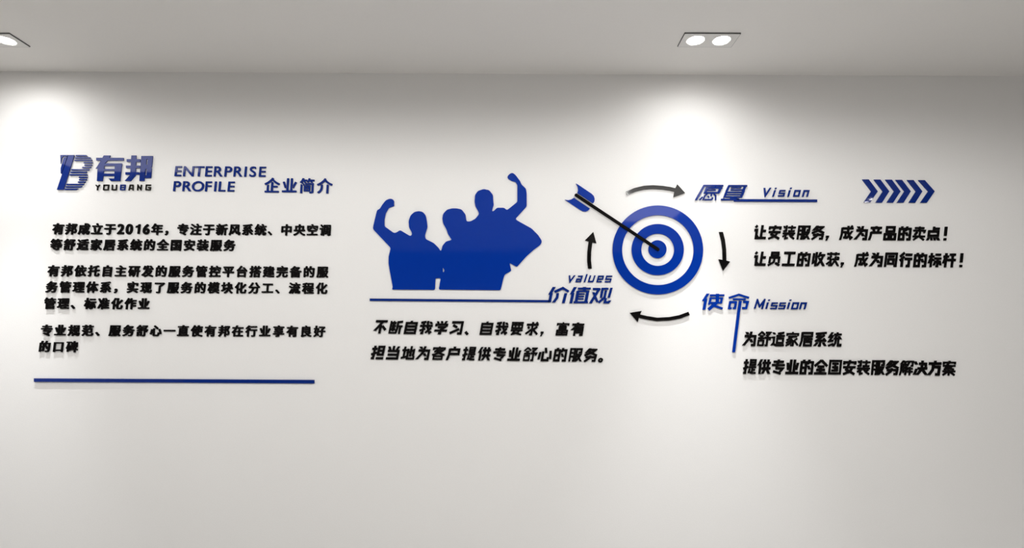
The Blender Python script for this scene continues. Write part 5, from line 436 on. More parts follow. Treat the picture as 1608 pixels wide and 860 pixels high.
'统': ([[1072,-13,1074,195,1072,200,929,200,926,195,925,134,875,135,874,483,879,486,916,486,919,487,920,500,1075,500,895,720,712,720,707,717,772,638,770,634,633,634,626,638,695,766,1009,767,1009,913,758,914,754,917,754,996,749,1000,608,999,606,917,603,914,420,913,420,800,274,800,270,798,232,744,203,744,199,746,202,750,366,996,361,1000,190,999,-50,638,-51,633,-31,596,130,596,-52,325,-18,274,409,337,390,479,387,482,220,458,219,462,311,596,357,596,360,600,361,671,424,763,428,766,520,766,525,763,393,517,407,488,412,486,524,485,508,266,432,151,428,155,399,246,395,249,-1,121,42,-17,44,-20,391,93,392,91,334,4,336,0,507,0,652,216,673,483,679,486,720,486,726,483,728,-13]], [(133,407,100)]),
'全': ([[-44,628,64,494,68,495,500,848,932,495,936,494,1044,628,556,1027,500,960,444,1027],[20,-26,979,-27,979,146,590,147,587,149,587,209,590,213,839,213,840,384,838,387,588,389,587,440,590,443,759,444,759,615,241,615,241,444,410,443,413,440,412,389,162,387,160,384,161,213,410,213,413,209,413,149,410,147,21,146]], [(244,751,87),(506,295,117)]),
'国': ([[7,1004,6,-13,994,-13,994,1003],[157,134,154,137,154,853,157,856,843,856,846,853,846,137,843,134],[760,197,760,342,716,344,765,405,765,408,730,439,730,572,575,574,574,578,575,656,749,657,748,804,251,804,251,657,421,656,426,653,425,574,270,572,270,427,425,426,426,348,425,344,244,344,240,341,240,197],[575,398,575,426,594,426,596,423],[610,344,574,344,575,373]], [(493,502,99),(496,496,100)]),
'解': ([[-31,-18,92,-18,158,259,220,258,220,144,222,140,337,140,340,144,340,258,406,260,409,258,410,254,409,112,380,108,381,-10,528,-10,530,-6,532,170,727,170,730,165,730,-18,849,-20,851,169,1016,170,1020,173,1020,288,1016,290,852,291,851,368,1008,370,1010,372,1008,490,853,490,850,494,849,560,731,560,730,494,727,490,699,490,695,494,715,540,585,540,532,424,530,575,532,580,609,581,765,868,922,870,925,864,914,693,910,690,840,689,840,571,1026,571,1053,990,540,990,540,872,544,870,627,868,532,691,530,779,446,780,440,783,527,945,516,969,320,970,316,974,335,998,333,1000,186,1000,182,998,-14,742,97,740,100,734,97,730,40,730,40,287],[169,783,223,850,339,848,300,780,174,780],[162,581,162,659,219,659,219,581],[410,657,410,584,406,580,341,582,341,658,406,660],[219,381,162,380,162,459,219,459],[341,381,341,458,406,460,410,457,410,384,406,380],[531,291,532,340,625,340,642,370,729,368,730,295,727,290]], [(286,515,78)]),
'决': ([[1115,11,1116,14,777,371,1016,373,1020,376,1020,544,1016,547,977,548,976,867,702,867,699,871,707,996,702,1000,534,999,524,871,521,867,361,867,360,695,508,693,512,690,501,548,284,547,280,544,279,440,99,440,-51,23,-48,20,133,22,279,431,280,376,284,373,444,371,151,14,155,10,374,12,607,295,878,12],[-69,940,-71,936,68,720,272,720,133,940],[801,693,803,690,802,548,678,548,687,690,693,693]], [(591,435,141),(103,825,86)]),
'方': ([[-56,0,174,0,178,2,431,345,431,372,444,466,758,466,760,460,741,155,572,153,570,-31,576,-34,917,-33,959,650,952,654,460,655,465,703,470,706,988,706,990,712,988,894,598,894,594,898,594,995,590,1000,408,1000,404,894,10,894,10,707,271,706,277,703,249,416]], [(504,826,115)]),
'案': ([[-4,942,-4,740,123,741,124,815,128,816,344,815,284,714,20,712,21,587,212,584,166,502,169,496,200,486,88,461,111,346,107,344,0,342,0,219,5,216,242,215,6,63,75,-43,435,186,417,215,420,216,436,215,437,-19,564,-19,564,178,568,185,925,-43,994,63,758,215,999,217,1000,342,872,344,868,346,892,463,681,511,756,586,978,587,980,712,440,714,434,716,494,816,872,816,876,815,878,741,1003,740,1003,943,568,944,564,946,563,1000,440,1000,436,995,436,946,432,944],[359,584,574,584,547,558,506,550],[154,346,506,419,829,346,814,344,568,344,564,346,564,379,559,380,440,380,436,375,436,346,432,344,169,344],[568,188,564,194,564,215,584,215]], [(317,486,104)]),
}
CY = {'text': .38, 'heading': .38, 'latin': .341, 'slogan': .5}      # height of the middle of each set
traced('价', 859, 448, [[222,168,254,236,496,125,659,227,662,226,701,163,503,37,222,165],[37,530,125,529,183,242,169,241,167,239,277,46,276,44,176,45,39,285,41,287,83,287,36,527],[378,238,296,239,275,368,153,531,154,533,254,533,256,531,354,401,380,239],[470,553,559,553,638,241,548,241,546,243,468,551]], [(884.0,452.1,1.95),(864.8,460.4,2.43),(874.7,467.2,2.09),(885.4,472.6,2.2)])
traced('值', 893, 449, [[25,538,115,538,183,221,182,218,159,218,155,216,259,31,260,29,258,28,159,29,34,251,36,252,86,253],[156,539,606,538,606,478,605,476,591,475,642,189,649,186,649,135,547,135,545,133,547,108,695,106,696,105,696,45,695,44,552,44,552,29,550,28,452,28,451,43,448,44,293,44,292,45,292,105,293,107,446,107,447,108,445,133,443,135,441,135,279,135,277,138,277,149,251,150,191,473,189,476,156,476],[281,476,290,424,293,423,469,423,470,420,470,383,469,380,300,380,299,378,306,346,483,345,485,343,485,304,483,303,314,303,320,267,503,267,506,265,506,225,328,224,334,187,547,187,549,189,497,475]], [(898.4,459.7,2.29),(918.0,453.3,2.6)])
traced('观', 923, 450, [[379,347,453,347,456,346,502,94,504,92,653,92,654,90,654,30,456,29,453,32,435,32,378,346],[785,32,706,32,621,346,623,347,697,347,700,346],[34,517,36,519,131,518,221,373,268,486,330,488,363,525,523,387,524,390,484,522,488,526,667,526,744,429,741,427,655,427,632,454,581,454,580,452,608,359,607,358,560,358,558,357,564,350,610,116,539,115,537,118,499,313,333,456,269,297,388,104,395,104,397,102,397,90,412,67,409,65,397,65,397,37,395,35,161,35,159,37,159,102,161,104,290,104,231,201,228,199,217,170,142,170,140,171,183,278]], [(946.3,453.8,1.95),(956.8,464.3,1.92),(934.6,462.7,2.61)])
traced('values_v', 892, 431, [[241,21,240,20,181,21,81,153,81,152,71,21,24,20,23,21,39,252,63,259]], [(895.6,440.4,1.73)])
traced('values_a', 902, 431, [[32,237,209,237,273,30,271,28,270,27,112,27,112,28,112,70,215,70,215,71,201,118,200,119,84,119,83,119,82,119,68,119,30,234,30,235],[88,194,98,162,99,162,187,162,177,195,89,195]], [(905.3,441.5,1.32)])
traced('values_l', 915, 429, [[162,23,112,23,31,274,31,275,80,275,82,274,163,24]], [(920.2,435.3,1.21)])
traced('values_u', 921, 431, [[289,23,241,23,186,193,99,193,152,24,151,23,104,23,37,236,39,239,198,239,199,239,199,226,223,226,224,226,289,24]], [(924.8,441.4,1.38)])
traced('values_e', 935, 431, [[275,28,103,27,102,28,102,35,102,28,102,27,86,28,24,236,24,237,25,239,27,239,199,239,200,239,200,197,199,196,82,196,81,196,92,159,245,159],[105,116,118,71,221,70,221,71,211,116,106,116]], [(939.2,437.7,1.35)])
traced('values_s', 948, 431, [[271,28,81,28,43,157,44,159,45,159,199,159,200,160,188,199,36,199,36,201,36,241,36,242,220,242,221,241,257,119,256,116,101,116,100,116,100,115,114,70,271,70,272,69]], [(951.9,437.5,1.28)])
traced('愿', 1089, 288, [[39,518,115,519,118,516,361,93,678,93,681,95,672,109,669,109,404,110,401,112,401,120,392,122,317,306,321,308,364,308,369,311,547,312,534,392,538,394,581,394,584,393,598,311,647,311,648,312,626,335,680,389,674,523,717,523,725,372,665,312,669,311,810,311,812,309,812,303,821,302,823,301,891,161,895,159,912,159,914,155,914,112,912,110,721,109,721,106,729,93,941,93,941,39,324,38,312,40],[803,161,752,261,416,261,432,222,698,222,702,221,701,185,449,185,447,183,458,159,798,159],[463,321,461,319,401,319,361,360,342,361,277,518,327,518,381,388,401,386],[441,389,467,441,469,442,512,441,487,389,484,387,444,387],[177,498,207,528,209,529,307,432,306,429,275,398,177,495],[347,521,349,523,584,523,586,521,587,503,609,501,629,429,584,429,569,480,567,482,349,482,347,483]], [(1131.2,296.0,2.08),(1109.5,305.2,1.15),(1112.7,308.5,1.01),(1101.2,311.1,1.16),(1118.7,311.6,1.08)])
traced('景', 1131, 289, [[27,507,30,508,439,508,441,504,442,461,585,501,588,498,600,451,494,421,502,419,610,419,613,419,613,424,616,425,691,424,786,211,767,208,826,76,828,73,851,73,851,24,276,24,258,26,161,222,163,225,235,225,312,73,737,73,740,73,742,76,704,159,331,159,327,161,328,198,685,198,686,200,677,222,679,225,701,225,701,228,699,230,696,230,168,230,165,233,93,421,157,422,163,419,309,419,313,421,310,454,306,456,132,456,121,434,119,434,69,456,27,456],[665,92,663,91,351,91,348,92,348,128,663,129,665,128,665,125],[205,305,218,274,680,275,666,305,663,307,210,307],[650,341,635,374,632,375,182,375,179,374,193,340],[398,419,403,421,396,446,421,454,414,456,395,456,392,454,395,421]], [(1148.5,312.3,2.1),(1163.2,294.6,0.89)])
traced('vision_v', 1198, 293, [[274,29,213,29,212,30,98,207,98,205,81,35,80,34,29,34,29,35,57,319,83,326,84,325]], [(1202.5,305.1,1.86)])
traced('vision_i', 1211, 293, [[116,70,169,70,180,29,178,29,127,29,126,30],[34,311,87,311,88,310,155,108,101,108,33,310]], [(1218.1,295.5,1.02),(1214.4,307.2,1.28)])
traced('vision_s', 1220, 296, [[36,249,233,249,234,248,271,122,270,121,268,120,242,120,241,120,240,120,114,120,124,84,274,84,274,39,90,40,55,162,54,163,56,165,210,165,211,165,211,166,199,203,36,204]], [(1224.6,302.8,1.36)])
traced('vision_ii', 1235, 293, [[181,27,180,26,123,26,122,27,107,69,108,70,164,70,165,69],[29,316,83,316,84,316,85,315,139,109,138,108,84,108,83,108,82,109,28,315]], [(1241.9,295.4,1.08),(1238.4,306.5,1.37)])
traced('vision_o', 1244, 296, [[280,40,83,40,27,248,26,249,27,250,207,251,207,226,207,250,208,251,226,251,281,42],[217,90,188,201,187,201,91,201,121,89,216,89]], [(1256.1,299.5,1.48)])
traced('vision_n', 1258, 297, [[29,236,82,236,83,235,128,73,208,73,209,74,208,75,163,235,163,236,164,236,216,236,217,235,277,24,277,23,276,22,88,21]], [(1269.8,299.7,1.53)])
traced('使', 1101, 459, [[48,542,129,543,131,542,133,540,196,191,194,189,170,188,268,38,270,35,268,34,174,35,26,263,28,264,96,265,46,540],[731,59,730,58,567,58,565,57,565,40,562,39,471,39,469,40,468,57,466,58,282,58,282,117,464,117,467,119,466,150,464,152,347,152,343,150,343,148,342,146,275,146,272,148,220,381,289,382,299,347,375,347,379,349,361,364,332,355,318,399,203,495,263,568,265,568,407,452,665,538,667,536,688,473,687,472,469,399,533,347,586,347,591,350,659,349,696,157,684,157,682,152,565,152,563,150,563,119,567,117,730,117,731,114],[310,299,332,200,465,200,464,277,463,279,440,298],[560,299,562,200,617,200,598,299]], [(1107.2,470.0,2.69),(1121.5,478.9,2.71)])
traced('命', 1142, 459, [[696,139,695,137,365,33,48,137,46,139,65,197,67,198,367,100,677,198],[585,237,585,187,584,184,184,184,185,237],[473,523,628,523,693,265,692,262,508,262,505,263,506,331,605,332,574,454,473,455],[20,525,22,526,89,526,93,524,143,524,143,466,103,464,127,339,128,337,130,336,232,336,234,336,236,339,217,464,215,465,180,465,179,467,179,523,206,524,211,526,278,526,315,281,297,280,295,267,78,267,76,275,70,275,68,278]], [(1153.4,464.6,1.61),(1169.7,469.5,1.29),(1174.0,474.2,2.11),(1155.3,474.6,2.04)])
traced('命_descender', 1148, 471, [[44,1635,124,1635,132,1631,285,389,342,28,340,25,254,24,250,28,195,384,41,1626,40,1631]], [(1156.3,520.0,2.27)])
traced('mission_m', 1182, 467, [[411,50,377,33,376,33,231,221,230,220,168,36,167,35,139,36,38,347,93,347,153,159,155,160,206,316,222,318,315,197,315,198,271,357,273,358,324,357,325,357]], [(1198.7,474.9,2.14)])
traced('mission_i', 1201, 468, [[177,39,121,39,104,83,159,84],[130,129,78,129,77,129,23,335,77,335,131,130]], [(1208.2,471.1,1.1),(1205.6,476.7,1.3)])
traced('mission_s', 1208, 473, [[34,245,217,245,218,244,218,223,218,244,219,245,235,245,272,113,271,111,270,111,109,111,108,110,118,74,275,73,275,29,84,29,50,154,51,155,52,155,213,156,201,199,200,200,34,200]], [(1219.8,480.0,1.34)])
traced('mission_ss', 1221, 473, [[29,245,212,245,213,244,213,223,213,244,214,245,230,245,267,113,266,111,265,111,104,111,103,110,113,74,270,73,270,29,79,29,45,154,46,155,47,155,208,156,196,199,195,200,29,200]], [(1232.5,480.0,1.34)])
traced('mission_ii', 1234, 468, [[189,39,132,39,112,83,169,84],[37,335,91,335,146,129,145,129,94,129,92,130]], [(1241.7,471.1,1.09),(1239.3,476.9,1.3)])
traced('mission_o', 1241, 473, [[23,249,24,250,235,250,291,27,291,26,86,26,22,247],[88,200,123,76,228,76,197,200]], [(1244.1,483.8,1.5)])
traced('mission_n', 1254, 473, [[20,247,21,247,73,247,74,247,119,80,207,80,208,80,207,81,162,247,163,247,216,247,276,30,276,29,275,28,274,27,79,27]], [(1265.7,476.1,1.59)])
traced('有', 149, 242, [[60,838,239,838,257,682,607,682,609,683,609,685,605,759,604,761,427,762,495,838,498,839,789,839,839,368,840,365,847,362,847,289,845,286,304,286,302,286,302,283,363,240,389,199,392,197,897,197,897,111,445,110,486,42,488,39,486,38,278,38,275,39,234,110,40,110,40,197,184,198,147,262,139,263,137,265,107,324,23,450,25,452,78,438,80,442],[282,456,292,365,295,364,625,365,621,456,618,459,286,459,283,459],[617,521,612,607,265,606,275,521,278,518,612,518,615,518]], [(185.4,262.3,5.27)])
traced('邦', 194, 242, [[35,834,218,839,372,668,374,641,490,641,492,639,492,568,490,563,380,563,376,562,382,438,386,436,514,435,515,358,513,355,386,354,390,243,392,240,522,240,523,158,522,154,395,154,394,152,398,38,245,37,243,40,235,152,233,154,97,154,95,158,95,237,97,240,229,240,223,352,221,354,74,355,71,358,72,435,215,436,217,438,210,562,206,563,59,563,56,565,56,639,59,641,203,641,204,650,36,830,34,833],[915,52,555,54,493,838,643,839,646,839,648,836,675,438,677,467,671,751,673,753,858,745,883,450,862,414,885,388,886,385,917,57,917,54],[752,154,755,155,744,326,740,328,708,328,718,155],[678,668,676,665,693,459,726,457,729,459,712,665,708,668]], [(208.6,272.2,4.54),(225.1,260.1,4.56)])
traced('logo_y', 148, 288, [[74,212,111,212,111,211,120,124,184,35,184,34,138,34,103,83,69,38,23,38,83,119,74,211]], [(153.1,293.3,1.17)])
traced('logo_o', 160, 288, [[227,29,42,29,26,209,27,209,201,209],[65,173,75,65,186,65,170,173,66,174]], [(170.1,290.5,1.06)])
traced('logo_u', 173, 288, [[213,35,177,35,164,173,163,174,163,174,74,174,74,173,81,35,45,35,37,209,196,209]], [(175.9,297.4,1.02)])
traced('logo_b', 186, 288, [[224,30,224,30,206,30,205,30,205,40,205,30,204,30,68,30,68,30,68,35,68,30,67,30,52,30,37,208,37,209,55,209,55,202,55,208,56,209,202,209,203,208],[186,64,181,101,181,101,81,101,80,101,83,65,84,64,185,64],[177,136,173,174,74,174,77,136,78,136,176,136]], [(195.5,294.0,1.03)])
traced('logo_a', 200, 288, [[187,29,70,29,23,215,60,215,72,168,73,167,153,167,154,168,155,214,155,215,190,215,190,214],[81,132,98,65,151,65,152,65,153,132]], [(203.2,295.4,1.09)])
traced('logo_n', 213, 287, [[37,235,71,235,72,234,79,124,80,123,155,240,156,240,173,236,174,235,195,55,195,54,160,54,159,55,147,160,69,39,68,38,49,43,36,234]], [(216.6,291.7,1.33)])
traced('logo_g', 226, 288, [[218,29,217,29,54,29,54,29,35,209,35,209,54,210,54,209,55,210,202,209,219,107,218,107,121,107,121,142,122,143,177,143,172,173,171,174,74,173,86,65,217,65,218,64]], [(235.7,294.5,1.05)])
traced('stem', 88, 242, [[571,23,390,24,20,1113,233,1112,572,24]], [(96.4,291.0,4.88)])
traced('sliver', 93, 242, [[43,304,77,110,128,65,260,59,274,23,30,23,42,302]], [(96.6,245.1,1.91)])
traced('sliver_low', 94, 244, [[43,572,45,571,227,41,227,39,226,39,120,70,22,402,22,559]], [(101.8,249.5,2.23)])
traced('stripe00', 117, 242, [[411,63,363,23,40,23,39,24,25,63,27,64,408,64]], [(119.8,244.1,0.96)])
traced('stripe01', 116, 245, [[535,72,508,33,506,32,40,32,38,33,25,72,27,73,533,73]], [(118.9,247.5,0.91)])
traced('stripe02', 115, 249, [[29,66,584,66,585,66,585,64,579,25,578,25,44,25,43,25]], [(118.2,251.2,0.99)])
traced('stripe03', 129, 252, [[38,80,317,80,317,39,52,39]], [(143.7,255.1,0.95)])
traced('stripe04', 130, 256, [[38,78,282,78,283,37,53,37]], [(133.4,258.8,0.96)])
traced('stripe05', 127, 260, [[317,33,45,33,45,33,31,73,31,74,295,74]], [(129.9,262.8,0.93)])
traced('stripe06', 110, 264, [[28,67,29,68,31,68,572,68,574,68,608,27,42,27]], [(112.8,266.4,1.02)])
traced('stripe07', 109, 268, [[539,26,537,25,38,25,36,26,22,65,523,66,524,65]], [(111.8,270.1,0.92)])
traced('stripe08', 107, 272, [[34,64,35,65,600,65,602,64,589,24,48,24]], [(110.5,274.2,1.01)])
traced('stripe09', 122, 276, [[25,64,298,64,299,64,299,63,296,23,295,23,39,23,39,23]], [(135.9,278.2,0.98)])
traced('stripe10', 122, 279, [[28,78,270,78,280,37,279,37,42,37,42,37]], [(124.9,281.8,0.99)])
traced('stripe11', 120, 283, [[285,32,51,31,50,32,36,72,37,72,260,72]], [(123.3,285.5,0.98)])
traced('stripe12', 102, 287, [[605,26,50,26,36,66,37,67,564,67]], [(105.6,289.3,1.02)])
traced('stripe13', 101, 291, [[560,23,558,21,45,21,31,62,31,63,505,62]], [(125.8,293.0,0.95)])
traced('stripe14', 100, 294, [[454,37,40,37,25,78,26,78,385,78]], [(102.9,296.9,0.98)])
traced('arrow_top', 982, 288, [[22,251,62,347,68,351,333,240,587,182,875,164,1169,182,1388,215,1538,252,1541,257,1509,418,1515,422,1870,297,1878,291,1630,20,1572,145,1411,106,1174,71,869,52,581,70,293,136]], [(1064.6,300.3,5.61)])
traced('arrow_right', 1127, 363, [[43,21,111,287,148,578,154,893,152,896,147,895,33,877,30,880,168,1236,172,1238,390,954,390,950,274,920,266,565,229,270,226,267,228,263,164,21]], [(1136.8,413.2,5.48)])
traced('arrow_bottom', 988, 486, [[1900,162,1862,64,1564,173,1261,230,876,249,567,199,347,151,346,145,394,40,392,37,27,98,24,104,269,395,304,257,310,256,538,307,543,303,546,308,870,360,1272,340,1598,279,1899,168]], [(999.3,495.2,5.1)])
traced('arrow_left', 917, 362, [[129,1191,243,1191,246,1189,223,943,226,677,263,372,266,368,392,399,293,38,30,305,174,344,149,346,147,348,108,665,104,950]], [(928.8,375.0,5.23)])
traced('shaft', 901, 302, [[34,54,28,70,28,93,48,122,2616,1823,2634,1833,2655,1836,2678,1828,2693,1812,2699,1779,2693,1763,2678,1747,110,46,95,36,71,32,48,40]], [(1029.3,388.5,2.43)])
traced('vane_up', 903, 286, [[23,37,81,135,97,254,71,335,72,337,533,642,576,654,608,603,618,516,589,427,516,355,88,67]], [(914.1,300.9,5.77)])
traced('vane_low', 886, 309, [[21,90,498,403,590,452,678,459,759,423,808,365,304,26,302,27,221,78,124,104,25,89]], [(901.4,316.8,5.12)])
traced('chevron0', 1353, 280, [[24,30,23,31,307,403,70,751,73,752,273,752,508,403,228,31,226,29]], [(1373.0,300.3,4.37)])
traced('chevron1', 1371, 280, [[28,34,27,35,311,404,80,757,83,759,284,758,512,404,511,402,231,34]], [(1390.7,301.1,4.31)])
traced('chevron2', 1389, 280, [[27,38,27,39,305,402,306,404,69,757,72,759,272,759,507,404,506,402,231,38]], [(1408.6,300.7,4.33)])
traced('chevron3', 1405, 281, [[28,23,28,24,307,382,307,384,76,737,79,739,280,739,508,384,508,382,231,22]], [(1424.6,301.3,4.32)])
traced('chevron4', 1423, 281, [[30,29,311,384,82,742,286,742,512,384,234,29]], [(1443.1,300.5,4.48)])
traced('chevron5', 1441, 281, [[23,34,338,384,86,741,89,743,290,742,539,384,226,33,27,32]], [(1462.2,300.6,4.3)])
traced('people', 584, 270, [[637,3659,645,3640,649,3619,651,3597,648,3571,572,3165,567,3137,562,3112,558,3084,530,2909,526,2882,524,2856,523,2828,523,2705,525,2677,527,2652,532,2625,580,2423,581,2397,575,2375,562,2353,65,1825,50,1804,42,1785,37,1766,37,1747,39,1726,42,1704,47,1678,130,1323,137,1296,143,1272,149,1249,155,1226,165,1206,179,1190,196,1178,216,1169,235,1157,252,1141,268,1120,303,1063,318,1039,332,1018,349,995,411,917,430,897,450,882,474,869,526,848,552,841,574,838,597,839,618,843,638,850,655,859,670,872,683,887,692,904,697,923,698,945,696,968,695,989,695,1008,698,1025,701,1040,698,1054,688,1066,668,1076,577,1107,553,1119,534,1134,517,1154,458,1249,445,1273,436,1297,428,1324,403,1448,399,1476,396,1501,395,1529,395,1662,400,1687,411,1707,429,1726,658,1889,681,1901,701,1906,721,1907,740,1903,760,1897,780,1888,803,1875,852,1843,876,1834,897,1834,921,1841,1168,1989,1190,1998,1207,2000,1223,1996,1235,1987,1245,1976,1251,1962,1255,1945,1255,1926,1251,1906,1245,1885,1234,1862,1188,1779,1177,1754,1169,1730,1165,1703,1155,1580,1156,1552,1159,1527,1165,1500,1200,1399,1212,1374,1226,1353,1244,1333,1301,1280,1323,1264,1345,1253,1371,1244,1434,1231,1462,1228,1487,1228,1514,1232,1563,1243,1588,1253,1608,1266,1628,1284,1664,1328,1678,1351,1689,1374,1697,1400,1722,1525,1727,1552,1731,1578,1734,1605,1742,1693,1742,1720,1739,1743,1734,1766,1726,1788,1719,1810,1712,1833,1704,1860,1675,1960,1671,1987,1670,2012,1673,2037,1680,2064,1690,2086,1705,2104,1726,2120,1908,2211,1932,2226,1953,2240,1974,2259,2070,2354,2088,2375,2103,2395,2118,2417,2131,2441,2143,2457,2153,2465,2163,2466,2172,2459,2180,2448,2187,2432,2194,2410,2208,2346,2216,2320,2227,2298,2243,2276,2302,2209,2322,2191,2343,2178,2368,2167,2468,2139,2488,2130,2497,2122,2498,2114,2492,2105,2483,2093,2473,2078,2460,2057,2412,1983,2398,1958,2387,1936,2377,1910,2352,1834,2342,1808,2331,1784,2319,1759,2257,1651,2245,1626,2237,1602,2230,1575,2218,1503,2215,1475,2215,1450,2218,1422,2230,1349,2238,1323,2249,1301,2264,1279,2327,1211,2347,1194,2368,1181,2394,1171,2468,1151,2496,1145,2521,1142,2549,1140,2620,1140,2648,1141,2674,1144,2701,1148,2775,1163,2800,1172,2820,1185,2840,1203,2917,1302,2932,1326,2941,1348,2948,1375,2967,1509,2977,1530,2991,1543,3014,1549,3055,1549,3082,1546,3106,1540,3132,1529,3214,1483,3237,1467,3256,1451,3275,1431,3336,1356,3349,1335,3356,1317,3358,1299,3356,1283,3350,1265,3343,1245,3331,1222,3270,1114,3258,1089,3249,1065,3243,1038,3231,966,3227,938,3226,912,3227,885,3236,762,3241,735,3249,711,3262,687,3303,627,3321,607,3341,592,3365,580,3466,545,3493,539,3518,537,3545,539,3644,559,3669,569,3690,581,3709,600,3777,688,3790,712,3799,735,3804,762,3810,884,3812,912,3815,938,3818,964,3822,989,3823,1013,3822,1036,3818,1056,3811,1076,3805,1096,3799,1118,3792,1144,3781,1192,3779,1213,3783,1224,3792,1228,3806,1226,3821,1219,3837,1209,3856,1192,3896,1149,3918,1134,3939,1124,3966,1120,4114,1120,4140,1124,4163,1132,4185,1147,4211,1169,4232,1180,4252,1180,4274,1171,4537,961,4554,941,4564,920,4569,895,4569,445,4566,417,4559,394,4547,369,4525,336,4507,316,4487,304,4464,296,4439,292,4414,285,4390,277,4365,265,4308,230,4288,214,4275,198,4267,180,4263,161,4264,142,4271,123,4282,104,4299,85,4317,68,4337,54,4358,42,4381,33,4404,30,4426,33,4448,43,4470,59,4491,75,4509,93,4527,114,4632,253,4647,277,4659,299,4671,323,4682,351,4695,375,4709,395,4727,416,4805,488,4822,509,4834,531,4842,556,4854,629,4858,657,4860,682,4861,710,4861,1038,4856,1064,4848,1087,4833,1109,4540,1432,4528,1451,4525,1467,4528,1482,4538,1494,4552,1507,4568,1520,4590,1533,4748,1622,4773,1635,4795,1648,4820,1661,4978,1749,5002,1765,5022,1780,5043,1798,5190,1945,5209,1966,5225,1985,5241,2008,5298,2093,5311,2116,5320,2135,5327,2152,5331,2169,5331,2187,5328,2206,5321,2226,5311,2248,5298,2268,5283,2287,5263,2305,5124,2410,5101,2427,5082,2443,5060,2461,4891,2612,4871,2631,4853,2649,4833,2669,4581,2951,4561,2964,4541,2967,4518,2961,4354,2869,4337,2864,4329,2870,4329,2888,4374,3060,4374,3084,4366,3102,4349,3119,4206,3197,4185,3214,4170,3232,4158,3256,4131,3342,4123,3368,4117,3393,4110,3420,4052,3668,4040,3689,4025,3702,4001,3707,2139,3688,2119,3681,2108,3669,2105,3647,2153,3370,2150,3348,2140,3336,2119,3329,2037,3329,2015,3336,2002,3349,1995,3370,1983,3657,1975,3678,1962,3691,1940,3697,666,3688,646,3683,638,3673],[2235,3010,2269,3061,2274,3088,2261,3136,2249,3144,2234,3131,2226,3109,2226,3012]], [(750.3,405.8,49.26)])

STAND, THICK = 0.002, 0.004        # stand-off of the lettering from the wall, thickness of the acrylic

def pad(bm, x, z, r, y1):
    r = min(r * 0.55, 0.004)
    box(bm, x - r, x + r, y1, 0.0, z - r, z + r)

# --- lettering set in lines: one mesh per character kind and size, shared by its repeats
_cache = {}
def glyph_mesh(font, ch, sx, sz, shear, m):
    key = (font, ch, round(sx, 4), round(sz, 4), shear)
    if key in _cache:
        return _cache[key]
    loops, pads = FONTS[font][ch]
    loops = [pairs(l, 1000) for l in loops]
    pads = [(u / 1000, v / 1000, r / 1000) for u, v, r in pads]
    f = lambda u, v: ((u - 0.5) * sx + shear * (v - CY[font]) * sz, (v - CY[font]) * sz)
    bm = bmesh.new()
    prism(bm, [[f(*p) for p in l] for l in loops], lambda u, v, d: (u, -d, v), STAND, STAND + THICK)
    for (u, v, r) in pads:
        a, b = f(u, v)
        pad(bm, a, b, r * min(sx, sz), -STAND)
    me = to_mesh(bm, 'lettering')
    me.materials.append(m)
    _cache[key] = me
    return me

PUNCT = {'，': ('comma_mark', 'comma'), '、': ('enumeration_comma_mark', 'slanted list comma'), '。': ('full_stop_mark', 'round full stop'), '！': ('exclamation_mark', 'exclamation mark')}
def set_line(font, text, first, last, height, width, shear, m, look, where, group, adv=None, spacing=None):
    """characters of one line between the pixel centres of its first and last full character"""
    a, b = on_wall(*first[:2]), on_wall(*last[:2])
    n = len(text)
    i1 = last[2] if len(last) > 2 else n - 1
    cent, x = [], 0.0
    for c in text:
        w = (adv or {}).get(c, 1.0)
        cent.append(x + w / 2)
        x += w + (spacing or 0.0)
    c0, c1 = cent[0], cent[i1]
    mx, my = (first[0] + last[0]) / 2, (first[1] + last[1]) / 2
    sz = (on_wall(mx, my - height / 2) - on_wall(mx, my + height / 2)).length
    sx = (on_wall(mx + width / 2, my) - on_wall(mx - width / 2, my)).length
    tilt = -math.atan2(b.z - a.z, b.x - a.x)
    res = []
    for i, c in enumerate(text):
        t = (cent[i] - c0) / (c1 - c0)
        p = a.lerp(b, t) if 0 <= t <= 1 else a + (b - a) * t
        me = glyph_mesh(font, c, sx, sz, shear, m)
        if c in PUNCT: nm, cat, word = PUNCT[c][0], 'punctuation mark', PUNCT[c][1]
        elif c.isdigit(): nm, cat, word = 'raised_digit', 'digit', 'digit ' + c
        elif ord(c) < 128: nm, cat, word = 'raised_letter', 'letter', 'capital letter ' + c
        else: nm, cat, word = 'raised_character', 'character', 'character ' + c
        o = link(nm, me, m)
        o.location = (p.x, 0, p.z)
        o.rotation_euler.y = tilt
        nb = lambda k: PUNCT[k][1].split()[-1] if k in PUNCT else k
        if i == 0: pos = 'starting the'
        elif i == n - 1: pos = 'ending the'
        else: pos = 'between %s and %s in the' % (nb(text[i - 1]), nb(text[i + 1]))
        tag(o, '%s %s %s %s' % (look, word, pos, where), cat, group)
        res.append(o)
    return res

# --- single traced shapes: each vertex stands where it is on the wall
def shape(name, piece, m, parent=None, lift=0.0, pads=True, thick=THICK):
    loops, pd = PIECES[piece]
    front = -(STAND + thick + lift)
    pts = [[on_wall(px, py, front) for px, py in l] for l in loops]
    c = sum((p for l in pts for p in l), Vector()) / sum(len(l) for l in pts)
    base = parent.location if parent is not None else Vector((c.x, 0, c.z))
    bm = bmesh.new()
    prism(bm, [[(p.x - base.x, p.z - base.z) for p in l] for l in pts], lambda u, v, d: (u, -d, v), STAND + lift, STAND + lift + thick)
    if pads:
        for (px, py, r) in pd:
            q = on_wall(px, py, front)
            pad(bm, q.x - base.x, q.z - base.z, r * 2.7 / 1000, -(STAND + lift))
    o = link(name, to_mesh(bm, name), m, parent)
    if parent is None:
        o.location = base
    return o

